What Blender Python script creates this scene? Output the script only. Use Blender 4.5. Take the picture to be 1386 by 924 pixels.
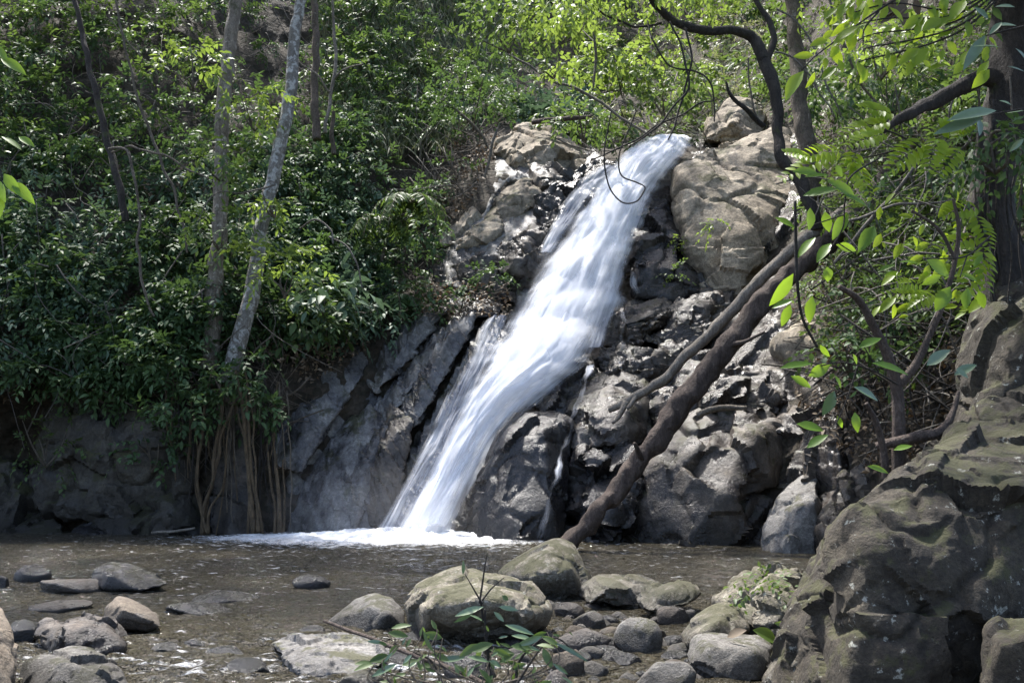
import bpy, bmesh, math, random
import numpy as np
from mathutils import Vector

for o in list(bpy.data.objects):
    bpy.data.objects.remove(o, do_unlink=True)
S = bpy.context.scene
COL = S.collection
R = math.radians

# ---------------------------------------------------------------- camera, sky, sun, exposure
F = 1347.0                       # focal length in photo pixels (photo 1386 x 924)
CX, CY, HZ = 693.0, 462.0, 616.0
EYE = 1.3
PITCH = math.atan((HZ - CY) / F)
cam_d = bpy.data.cameras.new('camera')
cam_d.sensor_width = 36.0
cam_d.lens = 36.0 * F / 1386.0
cam_d.clip_start = 0.05
cam_d.clip_end = 500.0
cam = bpy.data.objects.new('camera', cam_d)
cam.location = (0, 0, EYE)
cam.rotation_euler = (R(90) + PITCH, 0, 0)
COL.objects.link(cam)
S.camera = cam

SUN_AZ, SUN_EL = R(-30), R(66)    # azimuth from +Y towards +X, elevation
w = bpy.data.worlds.new('World')
S.world = w
w.use_nodes = True
nt = w.node_tree
nt.nodes.clear()
sky = nt.nodes.new('ShaderNodeTexSky')
sky.sky_type = 'NISHITA'
sky.sun_disc = False
sky.sun_elevation = SUN_EL
sky.sun_rotation = SUN_AZ
sky.ozone_density = 0.4
sky.air_density = 0.8
sky.dust_density = 2.5
bg = nt.nodes.new('ShaderNodeBackground')
bg.inputs['Strength'].default_value = 0.125
wo = nt.nodes.new('ShaderNodeOutputWorld')
nt.links.new(sky.outputs[0], bg.inputs[0])
nt.links.new(bg.outputs[0], wo.inputs[0])

sd = bpy.data.lights.new('sun', 'SUN')
sd.energy = 3.0
sd.angle = R(2.5)
sd.color = (1.0, 0.965, 0.91)
sun = bpy.data.objects.new('sun', sd)
sun.location = (0, 0, 40)
sdir = Vector((math.sin(SUN_AZ) * math.cos(SUN_EL), math.cos(SUN_AZ) * math.cos(SUN_EL), math.sin(SUN_EL)))
sun.rotation_euler = sdir.to_track_quat('Z', 'Y').to_euler()
COL.objects.link(sun)

S.view_settings.view_transform = 'Standard'
S.view_settings.look = 'None'
S.view_settings.gamma = 1.0
S.view_settings.exposure = 1.85
S.view_settings.use_curve_mapping = False
S.render.engine = 'CYCLES'
S.cycles.use_denoising = True
S.cycles.max_bounces = 7
S.cycles.diffuse_bounces = 4
S.cycles.glossy_bounces = 3
S.cycles.transmission_bounces = 3
S.cycles.transparent_max_bounces = 16
S.cycles.caustics_reflective = False
S.cycles.caustics_refractive = False
S.cycles.sample_clamp_indirect = 4.0

# ---------------------------------------------------------------- maths helpers
_c, _s = math.cos(PITCH), math.sin(PITCH)


def P(px, py, Y):
    """world point(s) seen at photo pixel (px,py) at distance Y along +Y"""
    px, py, Y = np.broadcast_arrays(np.asarray(px, float), np.asarray(py, float), np.asarray(Y, float))
    dx = (px - CX) / F
    dy = (CY - py) / F
    gy = _c - dy * _s
    gz = _s + dy * _c
    return np.stack([dx / gy * Y, Y, EYE + gz / gy * Y], axis=-1)


def wy(py):
    """distance at which the pixel row py meets the water (z = 0)"""
    dy = (CY - py) / F
    return -EYE * (_c - dy * _s) / (_s + dy * _c)


def _hash(ix, iy, iz, seed):
    h = (ix * 374761393 + iy * 668265263 + iz * 2147483647 + seed * 1274126177) & 0xffffffff
    h = ((h ^ (h >> 13)) * 1274126177) & 0xffffffff
    h = ((h ^ (h >> 16)) * 2246822519) & 0xffffffff
    return (h ^ (h >> 15)) & 0xffffffff


_G = np.random.RandomState(5).normal(size=(256, 3))
_G /= np.linalg.norm(_G, axis=1)[:, None]


def noise(p, seed=0):
    p = np.asarray(p, float)
    i = np.floor(p).astype(np.int64)
    f = p - i
    u = f * f * f * (f * (f * 6 - 15) + 10)
    out = 0.0
    for dx in (0, 1):
        wx = u[:, 0] if dx else 1 - u[:, 0]
        for dy in (0, 1):
            wyy = u[:, 1] if dy else 1 - u[:, 1]
            for dz in (0, 1):
                wz = u[:, 2] if dz else 1 - u[:, 2]
                g = _G[_hash(i[:, 0] + dx, i[:, 1] + dy, i[:, 2] + dz, seed) & 255]
                out = out + wx * wyy * wz * (g[:, 0] * (f[:, 0] - dx) + g[:, 1] * (f[:, 1] - dy) + g[:, 2] * (f[:, 2] - dz))
    return out * 1.6


def fbm(p, octv=4, seed=0, gain=0.5):
    p = np.asarray(p, float)
    a, s, t = 1.0, 0.0, 0.0
    for k in range(octv):
        s = s + a * noise(p * (2.0 ** k) + 17.3 * k, seed + k)
        t += a
        a *= gain
    return s / t


def unit(v):
    v = np.asarray(v, float)
    return v / np.maximum(np.linalg.norm(v, axis=-1, keepdims=True), 1e-9)


def mesh_from(name, V, faces, mat=None, smooth=True, uv=None, attr=None):
    """faces: list of integer arrays, each (n, k)"""
    me = bpy.data.meshes.new(name)
    V = np.asarray(V, np.float32)
    faces = [np.asarray(f, np.int32) for f in faces if len(f)]
    me.vertices.add(len(V))
    me.vertices.foreach_set('co', V.ravel())
    loops = np.concatenate([f.ravel() for f in faces])
    tot = np.concatenate([np.full(len(f), f.shape[1], np.int32) for f in faces])
    start = np.concatenate([[0], np.cumsum(tot)[:-1]]).astype(np.int32)
    me.loops.add(len(loops))
    me.loops.foreach_set('vertex_index', loops)
    me.polygons.add(len(tot))
    me.polygons.foreach_set('loop_start', start)
    me.polygons.foreach_set('loop_total', tot)
    me.update(calc_edges=True)
    me.polygons.foreach_set('use_smooth', np.full(len(tot), smooth, bool))
    if uv is not None:
        l = me.uv_layers.new(name='uv')
        l.data.foreach_set('uv', np.asarray(uv, np.float32)[loops].ravel())
    if attr is not None:
        for k, a in attr.items():
            at = me.attributes.new(k, 'FLOAT', 'POINT')
            at.data.foreach_set('value', np.asarray(a, np.float32))
    if mat is not None:
        me.materials.append(mat)
    me.validate()
    return me


def link(name, me, loc=(0, 0, 0), parent=None, label=None, cat=None, group=None, kind=None):
    o = bpy.data.objects.new(name, me)
    COL.objects.link(o)
    o.location = loc
    if parent is not None:
        o.parent = parent
    tag(o, label, cat, group, kind)
    return o


def tag(o, label=None, cat=None, group=None, kind=None):
    if label: o['label'] = label
    if cat: o['category'] = cat
    if group: o['group'] = group
    if kind: o['kind'] = kind


def thing(name, label, cat, loc, group=None):
    return link(name, None, tuple(float(x) for x in loc), None, label, cat, group)


# ---------------------------------------------------------------- materials
def nodes(name):
    m = bpy.data.materials.new(name)
    m.use_nodes = True
    t = m.node_tree
    t.nodes.clear()
    out = t.nodes.new('ShaderNodeOutputMaterial')
    return m, t, out


class NB:
    def __init__(s, t): s.t = t
    def n(s, typ, **kw):
        x = s.t.nodes.new(typ)
        for k, v in kw.items():
            if k.startswith('i_'):
                key = k[2:]
                x.inputs[int(key) if key.isdigit() else key.replace('_', ' ')].default_value = v
            else:
                setattr(x, k, v)
        return x
    def l(s, a, b): s.t.links.new(a, b)
    def math(s, op, a, b=None, clamp=False):
        x = s.t.nodes.new('ShaderNodeMath'); x.operation = op; x.use_clamp = clamp
        for i, v in enumerate((a, b)):
            if v is None: continue
            if isinstance(v, (int, float)): x.inputs[i].default_value = v
            else: s.l(v, x.inputs[i])
        return x.outputs[0]
    def mix(s, fac, a, b, blend='MIX'):
        x = s.t.nodes.new('ShaderNodeMix'); x.data_type = 'RGBA'; x.blend_type = blend
        for sock, v in ((x.inputs[0], fac), (x.inputs[6], a), (x.inputs[7], b)):
            if isinstance(v, (int, float)): sock.default_value = v
            elif isinstance(v, (tuple, list)): sock.default_value = tuple(v) + ((1,) if len(v) == 3 else ())
            else: s.l(v, sock)
        return x.outputs[2]
    def ramp(s, fac, stops):
        x = s.t.nodes.new('ShaderNodeValToRGB')
        e = x.color_ramp.elements
        while len(e) > 1: e.remove(e[-1])
        e[0].position = stops[0][0]
        c = stops[0][1]; e[0].color = tuple(c) + (1,) if not isinstance(c, (int, float)) else (c, c, c, 1)
        for p, c in stops[1:]:
            q = e.new(p); q.color = tuple(c) + (1,) if not isinstance(c, (int, float)) else (c, c, c, 1)
        s.l(fac, x.inputs[0])
        return x.outputs[0]
    def noise(s, vec, scale, detail=6, rough=0.6, dist=0.0):
        x = s.n('ShaderNodeTexNoise', i_Scale=scale, i_Detail=detail, i_Roughness=rough, i_Distortion=dist)
        s.l(vec, x.inputs['Vector'])
        return x.outputs[0]
    def mapping(s, vec, scale=(1, 1, 1), rot=(0, 0, 0)):
        x = s.n('ShaderNodeMapping'); x.inputs['Scale'].default_value = scale; x.inputs['Rotation'].default_value = rot
        s.l(vec, x.inputs['Vector'])
        return x.outputs[0]
    def bump(s, h, strength=0.5, dist=0.05, prev=None):
        x = s.n('ShaderNodeBump', i_Strength=strength, i_Distance=dist)
        s.l(h, x.inputs['Height'])
        if prev is not None: s.l(prev, x.inputs['Normal'])
        return x.outputs[0]


def rock_mat(name, dark, mid, light, wet=0.0, moss=0.0, scale=1.0, bed=None, bedscale=6.0, lichen=0.0, stain=(0.05, 0.045, 0.04), bump=0.6, mosscol=(0.050, 0.050, 0.016), line=0.0):
    m, t, out = nodes(name)
    b = NB(t)
    tc = b.n('ShaderNodeTexCoord').outputs['Object']
    oi = b.n('ShaderNodeObjectInfo').outputs['Random']
    off = b.n('ShaderNodeVectorMath', operation='ADD')
    cmb = b.n('ShaderNodeCombineXYZ')
    k = b.math('MULTIPLY', oi, 31.0)
    for i in range(3): b.l(k, cmb.inputs[i])
    b.l(tc, off.inputs[0]); b.l(cmb.outputs[0], off.inputs[1])
    v = off.outputs[0]
    n1 = b.noise(v, 1.6 * scale, 9, 0.72, 0.6)
    col = b.ramp(n1, [(0.3, dark), (0.5, mid), (0.7, light)])
    n2 = b.noise(v, 22 * scale, 6, 0.7)
    col = b.mix(0.8, col, b.ramp(n2, [(0.3, 0.35), (0.52, 1.0), (0.72, 1.6)]), 'MULTIPLY')
    n5 = b.noise(v, 75 * scale, 3, 0.7)
    col = b.mix(0.7, col, b.ramp(n5, [(0.32, 0.5), (0.5, 1.0), (0.68, 1.45)]), 'MULTIPLY')
    n3 = b.noise(v, 5 * scale, 5, 0.6, 1.5)
    col = b.mix(b.ramp(n3, [(0.5, 0.0), (0.68, 0.6)]), col, stain)
    # vertical drip stains
    n4 = b.noise(b.mapping(v, (3.0, 3.0, 0.35)), 1.6 * scale, 5, 0.6)
    col = b.mix(b.ramp(n4, [(0.52, 0.0), (0.7, 0.55)]), col, stain)
    h = n2
    nor = b.bump(b.noise(v, 6 * scale, 9, 0.70, 0.2), bump * 0.45, 0.07)
    if bed is not None:
        bv = b.mapping(v, (1, 1, 1), bed)
        wv = b.n('ShaderNodeTexNoise', i_Scale=bedscale, i_Detail=5, i_Roughness=0.6)
        mp = b.mapping(bv, (0.12, 0.12, 1.0))
        b.l(mp, wv.inputs['Vector'])
        nor = b.bump(wv.outputs[0], 0.5, 0.05, nor)
        col = b.mix(0.6, col, b.ramp(wv.outputs[0], [(0.38, 0.5), (0.5, 1.0), (0.62, 1.2)]), 'MULTIPLY')
    # cracks
    vo = b.n('ShaderNodeTexVoronoi', feature='DISTANCE_TO_EDGE', i_Scale=1.0 * scale, i_Randomness=1.0)
    dv = b.n('ShaderNodeVectorMath', operation='ADD')
    nn = b.n('ShaderNodeTexNoise', i_Scale=3.0 * scale, i_Detail=4)
    b.l(v, nn.inputs['Vector'])
    sc = b.n('ShaderNodeVectorMath', operation='SCALE'); sc.inputs['Scale'].default_value = 0.5
    b.l(nn.outputs['Color'], sc.inputs[0])
    b.l(v, dv.inputs[0]); b.l(sc.outputs[0], dv.inputs[1]); b.l(dv.outputs[0], vo.inputs['Vector'])
    cr = b.ramp(vo.outputs['Distance'], [(0.0, 0.0), (0.03, 1.0)])
    cm = b.ramp(b.noise(v, 1.7 * scale, 4), [(0.48, 0.0), (0.6, 1.0)])
    col = b.mix(b.math('MULTIPLY', cm, 0.6), col, b.mix(1.0, cr, (0.3, 0.28, 0.26), 'ADD'), 'MULTIPLY')
    nor = b.bump(b.math('MAXIMUM', cr, b.math('SUBTRACT', 1.0, cm)), 0.4, 0.03, nor)
    nor = b.bump(n2, 0.65, 0.03, nor)
    nor = b.bump(n5, 0.25, 0.006, nor)
    geo = b.n('ShaderNodeNewGeometry')
    sx = b.n('ShaderNodeSeparateXYZ'); b.l(geo.outputs['Normal'], sx.inputs[0])
    if lichen:
        nl = b.noise(v, 7 * scale, 7, 0.7)
        col = b.mix(b.ramp(nl, [(0.62 - 0.12 * lichen, 0.0), (0.66, 0.8)]), col, (0.42, 0.42, 0.36))
    if moss:
        nm = b.noise(v, 2.2 * scale, 8, 0.7)
        f = b.math('ADD', nm, b.math('MULTIPLY', sx.outputs['Z'], 0.16))
        col = b.mix(b.ramp(f, [(0.66 - 0.25 * moss, 0.0), (0.74 - 0.25 * moss, 0.85)]), col, mosscol)
    p = b.n('ShaderNodeBsdfPrincipled')
    if wet:
        nw = b.noise(v, 2.6 * scale, 5, 0.6)
        wetf = b.ramp(nw, [(0.62 - 0.5 * wet, 0.0), (0.78 - 0.4 * wet, 1.0)])
        col = b.mix(wetf, col, b.mix(1.0, col, (0.36, 0.36, 0.40), 'MULTIPLY'))
        b.l(b.ramp(wetf, [(0.0, 0.8), (1.0, 0.24)]), p.inputs['Roughness'])
    else:
        p.inputs['Roughness'].default_value = 0.85
    if line:
        # damp tide mark just above the water line
        pz = b.n('ShaderNodeSeparateXYZ'); b.l(geo.outputs['Position'], pz.inputs[0])
        wl = b.math('ADD', pz.outputs['Z'], b.math('MULTIPLY', b.noise(v, 6, 3), -0.09))
        wm = b.ramp(wl, [(line * 0.15, 1.0), (line, 0.0)])
        col = b.mix(wm, col, b.mix(1.0, col, (0.30, 0.29, 0.28), 'MULTIPLY'))
        rg = b.math('SUBTRACT', 0.8, b.math('MULTIPLY', wm, 0.6))
        if not wet: b.l(rg, p.inputs['Roughness'])
    b.l(col, p.inputs['Base Color'])
    b.l(nor, p.inputs['Normal'])
    b.l(p.outputs[0], out.inputs[0])
    return m


BED = (R(0), R(-52), R(20))
M = {}
M['beige'] = rock_mat('beige_rock', (0.135, 0.108, 0.076), (0.265, 0.222, 0.165), (0.37, 0.325, 0.26), moss=0.10, scale=0.8, stain=(0.085, 0.068, 0.048), bump=0.75)
M['grey'] = rock_mat('grey_slab_rock', (0.09, 0.088, 0.084), (0.205, 0.20, 0.19), (0.33, 0.32, 0.30), scale=0.9, wet=0.5, moss=0.17, stain=(0.05, 0.042, 0.03), bump=0.5)
M['wet'] = rock_mat('wet_dark_rock', (0.024, 0.022, 0.022), (0.062, 0.057, 0.053), (0.14, 0.13, 0.118), wet=0.75, scale=1.0, stain=(0.018, 0.016, 0.014), bump=0.7, line=0.7)
M['ledge'] = rock_mat('layered_wet_rock', (0.042, 0.033, 0.025), (0.13, 0.108, 0.084), (0.28, 0.245, 0.20), wet=0.7, moss=0.13, scale=1.2, bed=(R(10), R(14), 0), bedscale=4, stain=(0.035, 0.026, 0.017), bump=0.6)
M['face'] = rock_mat('brown_grey_rock_face', (0.05, 0.040, 0.031), (0.135, 0.113, 0.09), (0.255, 0.22, 0.178), wet=0.55, moss=0.15, scale=0.9, stain=(0.04, 0.033, 0.026), bump=0.8, line=1.0)
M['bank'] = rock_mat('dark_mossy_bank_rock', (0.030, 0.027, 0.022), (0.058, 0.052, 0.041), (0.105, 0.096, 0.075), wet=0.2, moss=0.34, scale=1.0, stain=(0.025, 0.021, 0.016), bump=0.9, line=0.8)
M['mossy'] = rock_mat('mossy_boulder_rock', (0.085, 0.074, 0.054), (0.18, 0.16, 0.122), (0.30, 0.272, 0.215), moss=0.34, lichen=0.3, scale=2.2, stain=(0.05, 0.041, 0.027), bump=0.6, line=0.22)
M['near'] = rock_mat('foreground_rock', (0.020, 0.016, 0.011), (0.042, 0.034, 0.023), (0.085, 0.070, 0.046), moss=0.30, lichen=0.1, scale=2.0, stain=(0.018, 0.013, 0.009), bump=1.0)  # tones lowered to put some of the canopy shade into the colour
M['river_grey'] = rock_mat('grey_river_stone', (0.115, 0.11, 0.10), (0.21, 0.20, 0.182), (0.31, 0.295, 0.27), wet=0.1, moss=0.12, lichen=0.1, scale=3.0, stain=(0.06, 0.053, 0.045), bump=0.4, line=0.2)
M['river_tan'] = rock_mat('tan_river_stone', (0.11, 0.088, 0.063), (0.20, 0.162, 0.12), (0.28, 0.235, 0.18), wet=0.1, scale=2.6, stain=(0.085, 0.065, 0.045), bump=0.35, line=0.2)
M['river_wet'] = rock_mat('wet_river_stone', (0.03, 0.03, 0.034), (0.06, 0.061, 0.068), (0.12, 0.118, 0.122), wet=0.8, moss=0.15, scale=3.0, stain=(0.035, 0.03, 0.025), bump=0.4, line=0.15)
M['river_brown'] = rock_mat('brown_river_stone', (0.075, 0.061, 0.05), (0.155, 0.13, 0.108), (0.26, 0.228, 0.195), wet=0.4, scale=2.6, bed=(R(20), R(25), 0), bedscale=6, stain=(0.05, 0.038, 0.03), bump=0.45, line=0.2)
M['pale_block'] = rock_mat('pale_grey_block', (0.09, 0.086, 0.082), (0.175, 0.168, 0.158), (0.26, 0.25, 0.235), wet=0.1, moss=0.05, scale=1.5, stain=(0.09, 0.08, 0.07), bump=0.5)

# ---------------------------------------------------------------- terrain (distance field over the view, real surface)
CTRL = [
 (-500,718,15.5),(-500,500,15.2),(-500,200,18),(-500,-300,25),(-500,900,15.5),
 (0,718,17.3),(20,640,18.4),(0,600,18.2),(0,510,17.6),(0,400,18.0),(0,200,20.5),(0,0,23.5),(0,-300,29),(0,900,17.2),
 (200,718,17.3),(200,600,17.6),(200,520,17.5),(200,400,18.4),(200,200,21),(200,0,24),(200,-300,30),(200,900,17.2),
 (370,718,17.2),(370,520,17.7),(400,440,18.6),(400,250,21.5),(400,50,26),(400,-250,32),
 (480,725,17.1),(500,560,18.2),(540,440,19.4),(560,330,21.8),(560,150,25),(560,0,28),(560,-250,34),(480,900,17),
 (640,725,17.2),(680,500,18.6),(700,400,19.8),(640,330,20.9),(680,200,23.5),(700,100,29),
 (720,0,34),(760,-250,42),
 (780,400,19.9),(820,300,20.8),(870,218,22.0),(880,190,24),(890,150,28.5),(900,80,33),(900,0,37),(900,-250,46),
 (800,740,16.2),(820,600,17.2),(860,480,18.8),(900,400,19.9),(960,300,21.2),(1000,200,23.2),(1030,130,26),(1050,0,31),(1050,-250,38),
 (970,745,15.2),(980,600,16.3),(1000,500,17.4),(900,900,15.2),
 (1080,755,14.5),(1080,600,15.2),(1080,480,16.3),(1100,380,17.5),(1120,200,20),(1150,0,24),(1150,-250,30),
 (1200,765,12.8),(1200,600,13.0),(1200,480,13.5),(1200,350,15.5),(1230,150,17.5),(1250,0,19),(1250,-250,24),(1200,900,12),
 (1386,770,10.5),(1386,600,10.5),(1386,400,11),(1386,200,13),(1386,0,15),(1386,-250,19),(1386,900,9.8),
 (1900,770,8),(1900,400,8),(1900,0,11),(1900,-250,14),(1900,900,8)]
_cp = np.array(CTRL, float)
_xy = _cp[:, :2] / 400.0


def _tps(r2):
    return 0.5 * r2 * np.log(np.maximum(r2, 1e-12))


_n = len(_cp)
_A = np.zeros((_n + 3, _n + 3))
_d2 = ((_xy[:, None] - _xy[None]) ** 2).sum(-1)
_A[:_n, :_n] = _tps(_d2) + np.eye(_n) * 0.002
_A[:_n, _n] = 1
_A[:_n, _n + 1:] = _xy
_A[_n:, :_n] = _A[:_n, _n:].T
_W = np.linalg.solve(_A, np.concatenate([_cp[:, 2], [0, 0, 0]]))


def depth(px, py):
    px = np.asarray(px, float); py = np.asarray(py, float)
    sh = px.shape
    q = np.stack([px.ravel(), py.ravel()], -1) / 400.0
    out = np.empty(len(q))
    for i in range(0, len(q), 20000):
        qq = q[i:i + 20000]
        out[i:i + 20000] = _tps(((qq[:, None] - _xy[None]) ** 2).sum(-1)) @ _W[:_n] + _W[_n] + qq @ _W[_n + 1:]
    return np.clip(out, 7.0, 60.0).reshape(sh)


def soil_mat():
    m, t, out = nodes('hillside_soil')
    b = NB(t)
    tc = b.n('ShaderNodeTexCoord').outputs['Object']
    n1 = b.noise(tc, 1.1, 8, 0.65, 0.5)
    col = b.ramp(n1, [(0.3, (0.014, 0.011, 0.008)), (0.5, (0.03, 0.024, 0.017)), (0.68, (0.085, 0.07, 0.052))])
    vo = b.n('ShaderNodeTexVoronoi', i_Scale=9.0); b.l(tc, vo.inputs['Vector'])
    col = b.mix(0.35, col, b.ramp(vo.outputs['Color'], [(0.2, (0.03, 0.03, 0.012)), (0.5, (0.07, 0.05, 0.03)), (0.8, (0.13, 0.105, 0.075))]))
    nor = b.bump(b.noise(tc, 7, 9, 0.75), 0.9, 0.12)
    nor = b.bump(vo.outputs['Distance'], 0.6, 0.06, nor)
    p = b.n('ShaderNodeBsdfPrincipled', i_Roughness=0.9)
    b.l(col, p.inputs['Base Color']); b.l(nor, p.inputs['Normal']); b.l(p.outputs[0], out.inputs[0])
    return m


M['soil'] = soil_mat()


def grid_faces(nu, nv):
    a = np.arange(nu * nv).reshape(nv, nu)
    return np.stack([a[:-1, :-1], a[:-1, 1:], a[1:, 1:], a[1:, :-1]], -1).reshape(-1, 4)


gx = np.arange(-500, 1901, 6.0)
gy = np.arange(900, -261, -6.0)
GX, GY = np.meshgrid(gx, gy)
D = depth(GX, GY)
Vt = P(GX.ravel(), GY.ravel(), D.ravel())
dn = fbm(Vt * 0.55, 5, 3) * 0.55 + np.abs(fbm(Vt * 1.4, 4, 9)) * 0.45
ray = unit(Vt - np.array([0, 0, EYE]))
Vt = Vt - ray * dn[:, None] * np.clip((np.abs(Vt[:, 2:3]) + 0.2), 0.2, 1)
me = mesh_from('hillside', Vt, [grid_faces(len(gx), len(gy))], M['soil'])
link('hillside', me, kind='structure')

# river bed: one sheet out to the horizon, with a gravel bar close to the camera
bx = np.concatenate([np.linspace(-150, -9, 12), np.arange(-8.8, 8.9, 0.16), np.linspace(9, 150, 12)])
by = np.concatenate([np.linspace(-60, 0, 8), np.arange(0.2, 20, 0.16), np.linspace(20.5, 150, 10)])
BX, BY = np.meshgrid(bx, by)


def bed_z(x, y):
    x = np.asarray(x, float); y = np.asarray(y, float)
    p = np.stack([x.ravel(), y.ravel(), 0 * x.ravel()], -1)
    z = -0.32 + 0.10 * fbm(p * 0.9, 4, 21).reshape(x.shape)
    z = z + 0.27 * np.exp(-(((x - 0.75) / 1.0) ** 2 + ((y - 6.4) / 1.3) ** 2))
    z = z + 0.42 * np.exp(-np.maximum(y - 3.2, 0) ** 2 / 2.5) * (1 / (1 + np.exp(-(x + 0.1) * 4)))
    return z


Vb = np.stack([BX.ravel(), BY.ravel(), bed_z(BX, BY).ravel()], -1)
m, t, out = nodes('river_bed_silt')
b = NB(t)
tc = b.n('ShaderNodeTexCoord').outputs['Object']
vo = b.n('ShaderNodeTexVoronoi', i_Scale=14.0, i_Randomness=1.0); b.l(tc, vo.inputs['Vector'])
col = b.ramp(vo.outputs['Color'], [(0.15, (0.03, 0.025, 0.018)), (0.5, (0.065, 0.052, 0.036)), (0.85, (0.12, 0.107, 0.09))])
nor = b.bump(vo.outputs['Distance'], 1.0, -0.05)
p = b.n('ShaderNodeBsdfPrincipled', i_Roughness=0.6)
b.l(col, p.inputs['Base Color']); b.l(nor, p.inputs['Normal']); b.l(p.outputs[0], out.inputs[0])
M['bed'] = m
link('ground', mesh_from('ground', Vb, [grid_faces(len(bx), len(by))], M['bed']), kind='structure')

# ---------------------------------------------------------------- rocks: joined hulls, remeshed, then weathered
ROCKS = []


def rock(name, label, mat, hulls, cat='rock', voxel=0.05, smooth=1, amp=0.06, freq=1.6, ledge=0.0, ldir=(0, 0, 1), lfreq=3.0, crease=0.05, seed=0, group=None, taper=0.8, axis=None, stretch=2.0):
    """hulls: list of (outline [(px,py,Y)], front [(px,py,Y)], thickness behind)"""
    bm = bmesh.new()
    for outl, front, thick in hulls:
        o = np.array(outl, float)
        pts = [P(*q) for q in o]
        c = o.mean(0)
        o[:, :2] = c[:2] + (o[:, :2] - c[:2]) * 1.04
        for q in o:
            k = c + (q - c) * taper
            pts.append(P(k[0], k[1], q[2] + thick))
        pts += [P(*q) for q in front]
        vs = [bm.verts.new(q) for q in pts]
        r = bmesh.ops.convex_hull(bm, input=vs)
        dead = list({g for g in r['geom_interior'] + r['geom_unused'] if isinstance(g, bmesh.types.BMVert) and g.is_valid})
        bmesh.ops.delete(bm, geom=dead, context='VERTS')
    bmesh.ops.recalc_face_normals(bm, faces=bm.faces)
    me = bpy.data.meshes.new(name)
    bm.to_mesh(me); bm.free()
    o = bpy.data.objects.new(name, me)
    COL.objects.link(o)
    md = o.modifiers.new('r', 'REMESH'); md.mode = 'VOXEL'; md.voxel_size = voxel * 0.85
    ROCKS.append((o, M[mat], dict(smooth=smooth, amp=amp, freq=freq, ledge=ledge, ldir=ldir, lfreq=lfreq, crease=crease, seed=seed, axis=axis, stretch=stretch)))
    tag(o, label, cat, group)
    return o


_TB = np.random.RandomState(9).uniform(size=(256, 3))
_TV = np.random.RandomState(10).normal(size=(256, 3))
_TV /= np.linalg.norm(_TV, axis=1)[:, None]


def facets(V, f, seed, axis=None, stretch=1.0):
    """broken-rock relief: every Voronoi block is a plane with its own tilt and height"""
    Q = V * f
    if axis is not None:
        a = unit(np.array(axis, float))
        Q = Q - (Q @ a)[:, None] * a * (1 - 1 / stretch)
    Q = Q + 0.06 * np.stack([noise(Q * 1.3, seed + i) for i in range(3)], -1)
    i0 = np.floor(Q).astype(np.int64)
    best = np.full(len(Q), 1e9); bid = np.zeros(len(Q), np.int64); bc = np.zeros_like(Q)
    for dx in (-1, 0, 1):
        for dy in (-1, 0, 1):
            for dz in (-1, 0, 1):
                c = i0 + (dx, dy, dz)
                h = _hash(c[:, 0], c[:, 1], c[:, 2], seed)
                p = c + _TB[h & 255]
                r = ((Q - p) ** 2).sum(1)
                g = r < best
                best = np.where(g, r, best); bid = np.where(g, h, bid); bc[g] = p[g]
    return ((Q - bc) * _TV[(bid >> 8) & 255]).sum(1) * 1.1 + (_TB[(bid >> 16) & 255, 0] - 0.5) * 0.7


def weather(V, N, amp, freq, ledge, ldir, lfreq, crease, seed, axis=None, stretch=2.0, **_):
    d = amp * 0.40 * fbm(V * freq, 6, seed + 11, 0.5)
    if crease:
        d = d + crease * 1.9 * facets(V, freq * 0.9, seed + 31, axis, stretch)
        d = d + crease * 0.40 * facets(V, freq * 2.2, seed + 37, axis, stretch)
        q = V * freq * 0.8 + 0.3 * np.stack([noise(V * freq, seed + 71 + i) for i in range(3)], -1)
        d = d - crease * 0.7 * np.clip(1 - np.abs(noise(q, seed + 31)) * 12.0, 0, 1)
    if ledge:
        l = unit(np.array(ldir, float))
        s = (V @ l) * lfreq + 0.45 * fbm(V * 0.8, 3, seed + 41)
        f = s - np.floor(s)
        k = 0.3 + 0.7 * (0.5 + 0.5 * np.sin(np.floor(s) * 12.9898 + seed))
        d = d + ledge * k * (f ** 1.5 - 0.5)
        s2 = s * 2.7 + 0.3
        f2 = s2 - np.floor(s2)
        d = d + ledge * 0.3 * (f2 - 0.5)
    return V + N * d[:, None]


def lap(V, E, it, lam=0.5):
    n = len(V)
    deg = np.bincount(E.ravel(), minlength=n).astype(float)
    for _ in range(it):
        Q = np.stack([np.bincount(E[:, 0], V[E[:, 1], k], n) + np.bincount(E[:, 1], V[E[:, 0], k], n) for k in range(3)], -1)
        V = V + lam * (Q / np.maximum(deg, 1)[:, None] - V)
    return V


def mesh_np(me):
    V = np.empty(len(me.vertices) * 3, np.float32); me.vertices.foreach_get('co', V)
    E = np.empty(len(me.edges) * 2, np.int32); me.edges.foreach_get('vertices', E)
    return V.reshape(-1, 3).astype(float), E.reshape(-1, 2)


def normals_np(me):
    N = np.empty(len(me.vertices) * 3, np.float32); me.vertex_normals.foreach_get('vector', N)
    return N.reshape(-1, 3).astype(float)


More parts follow.
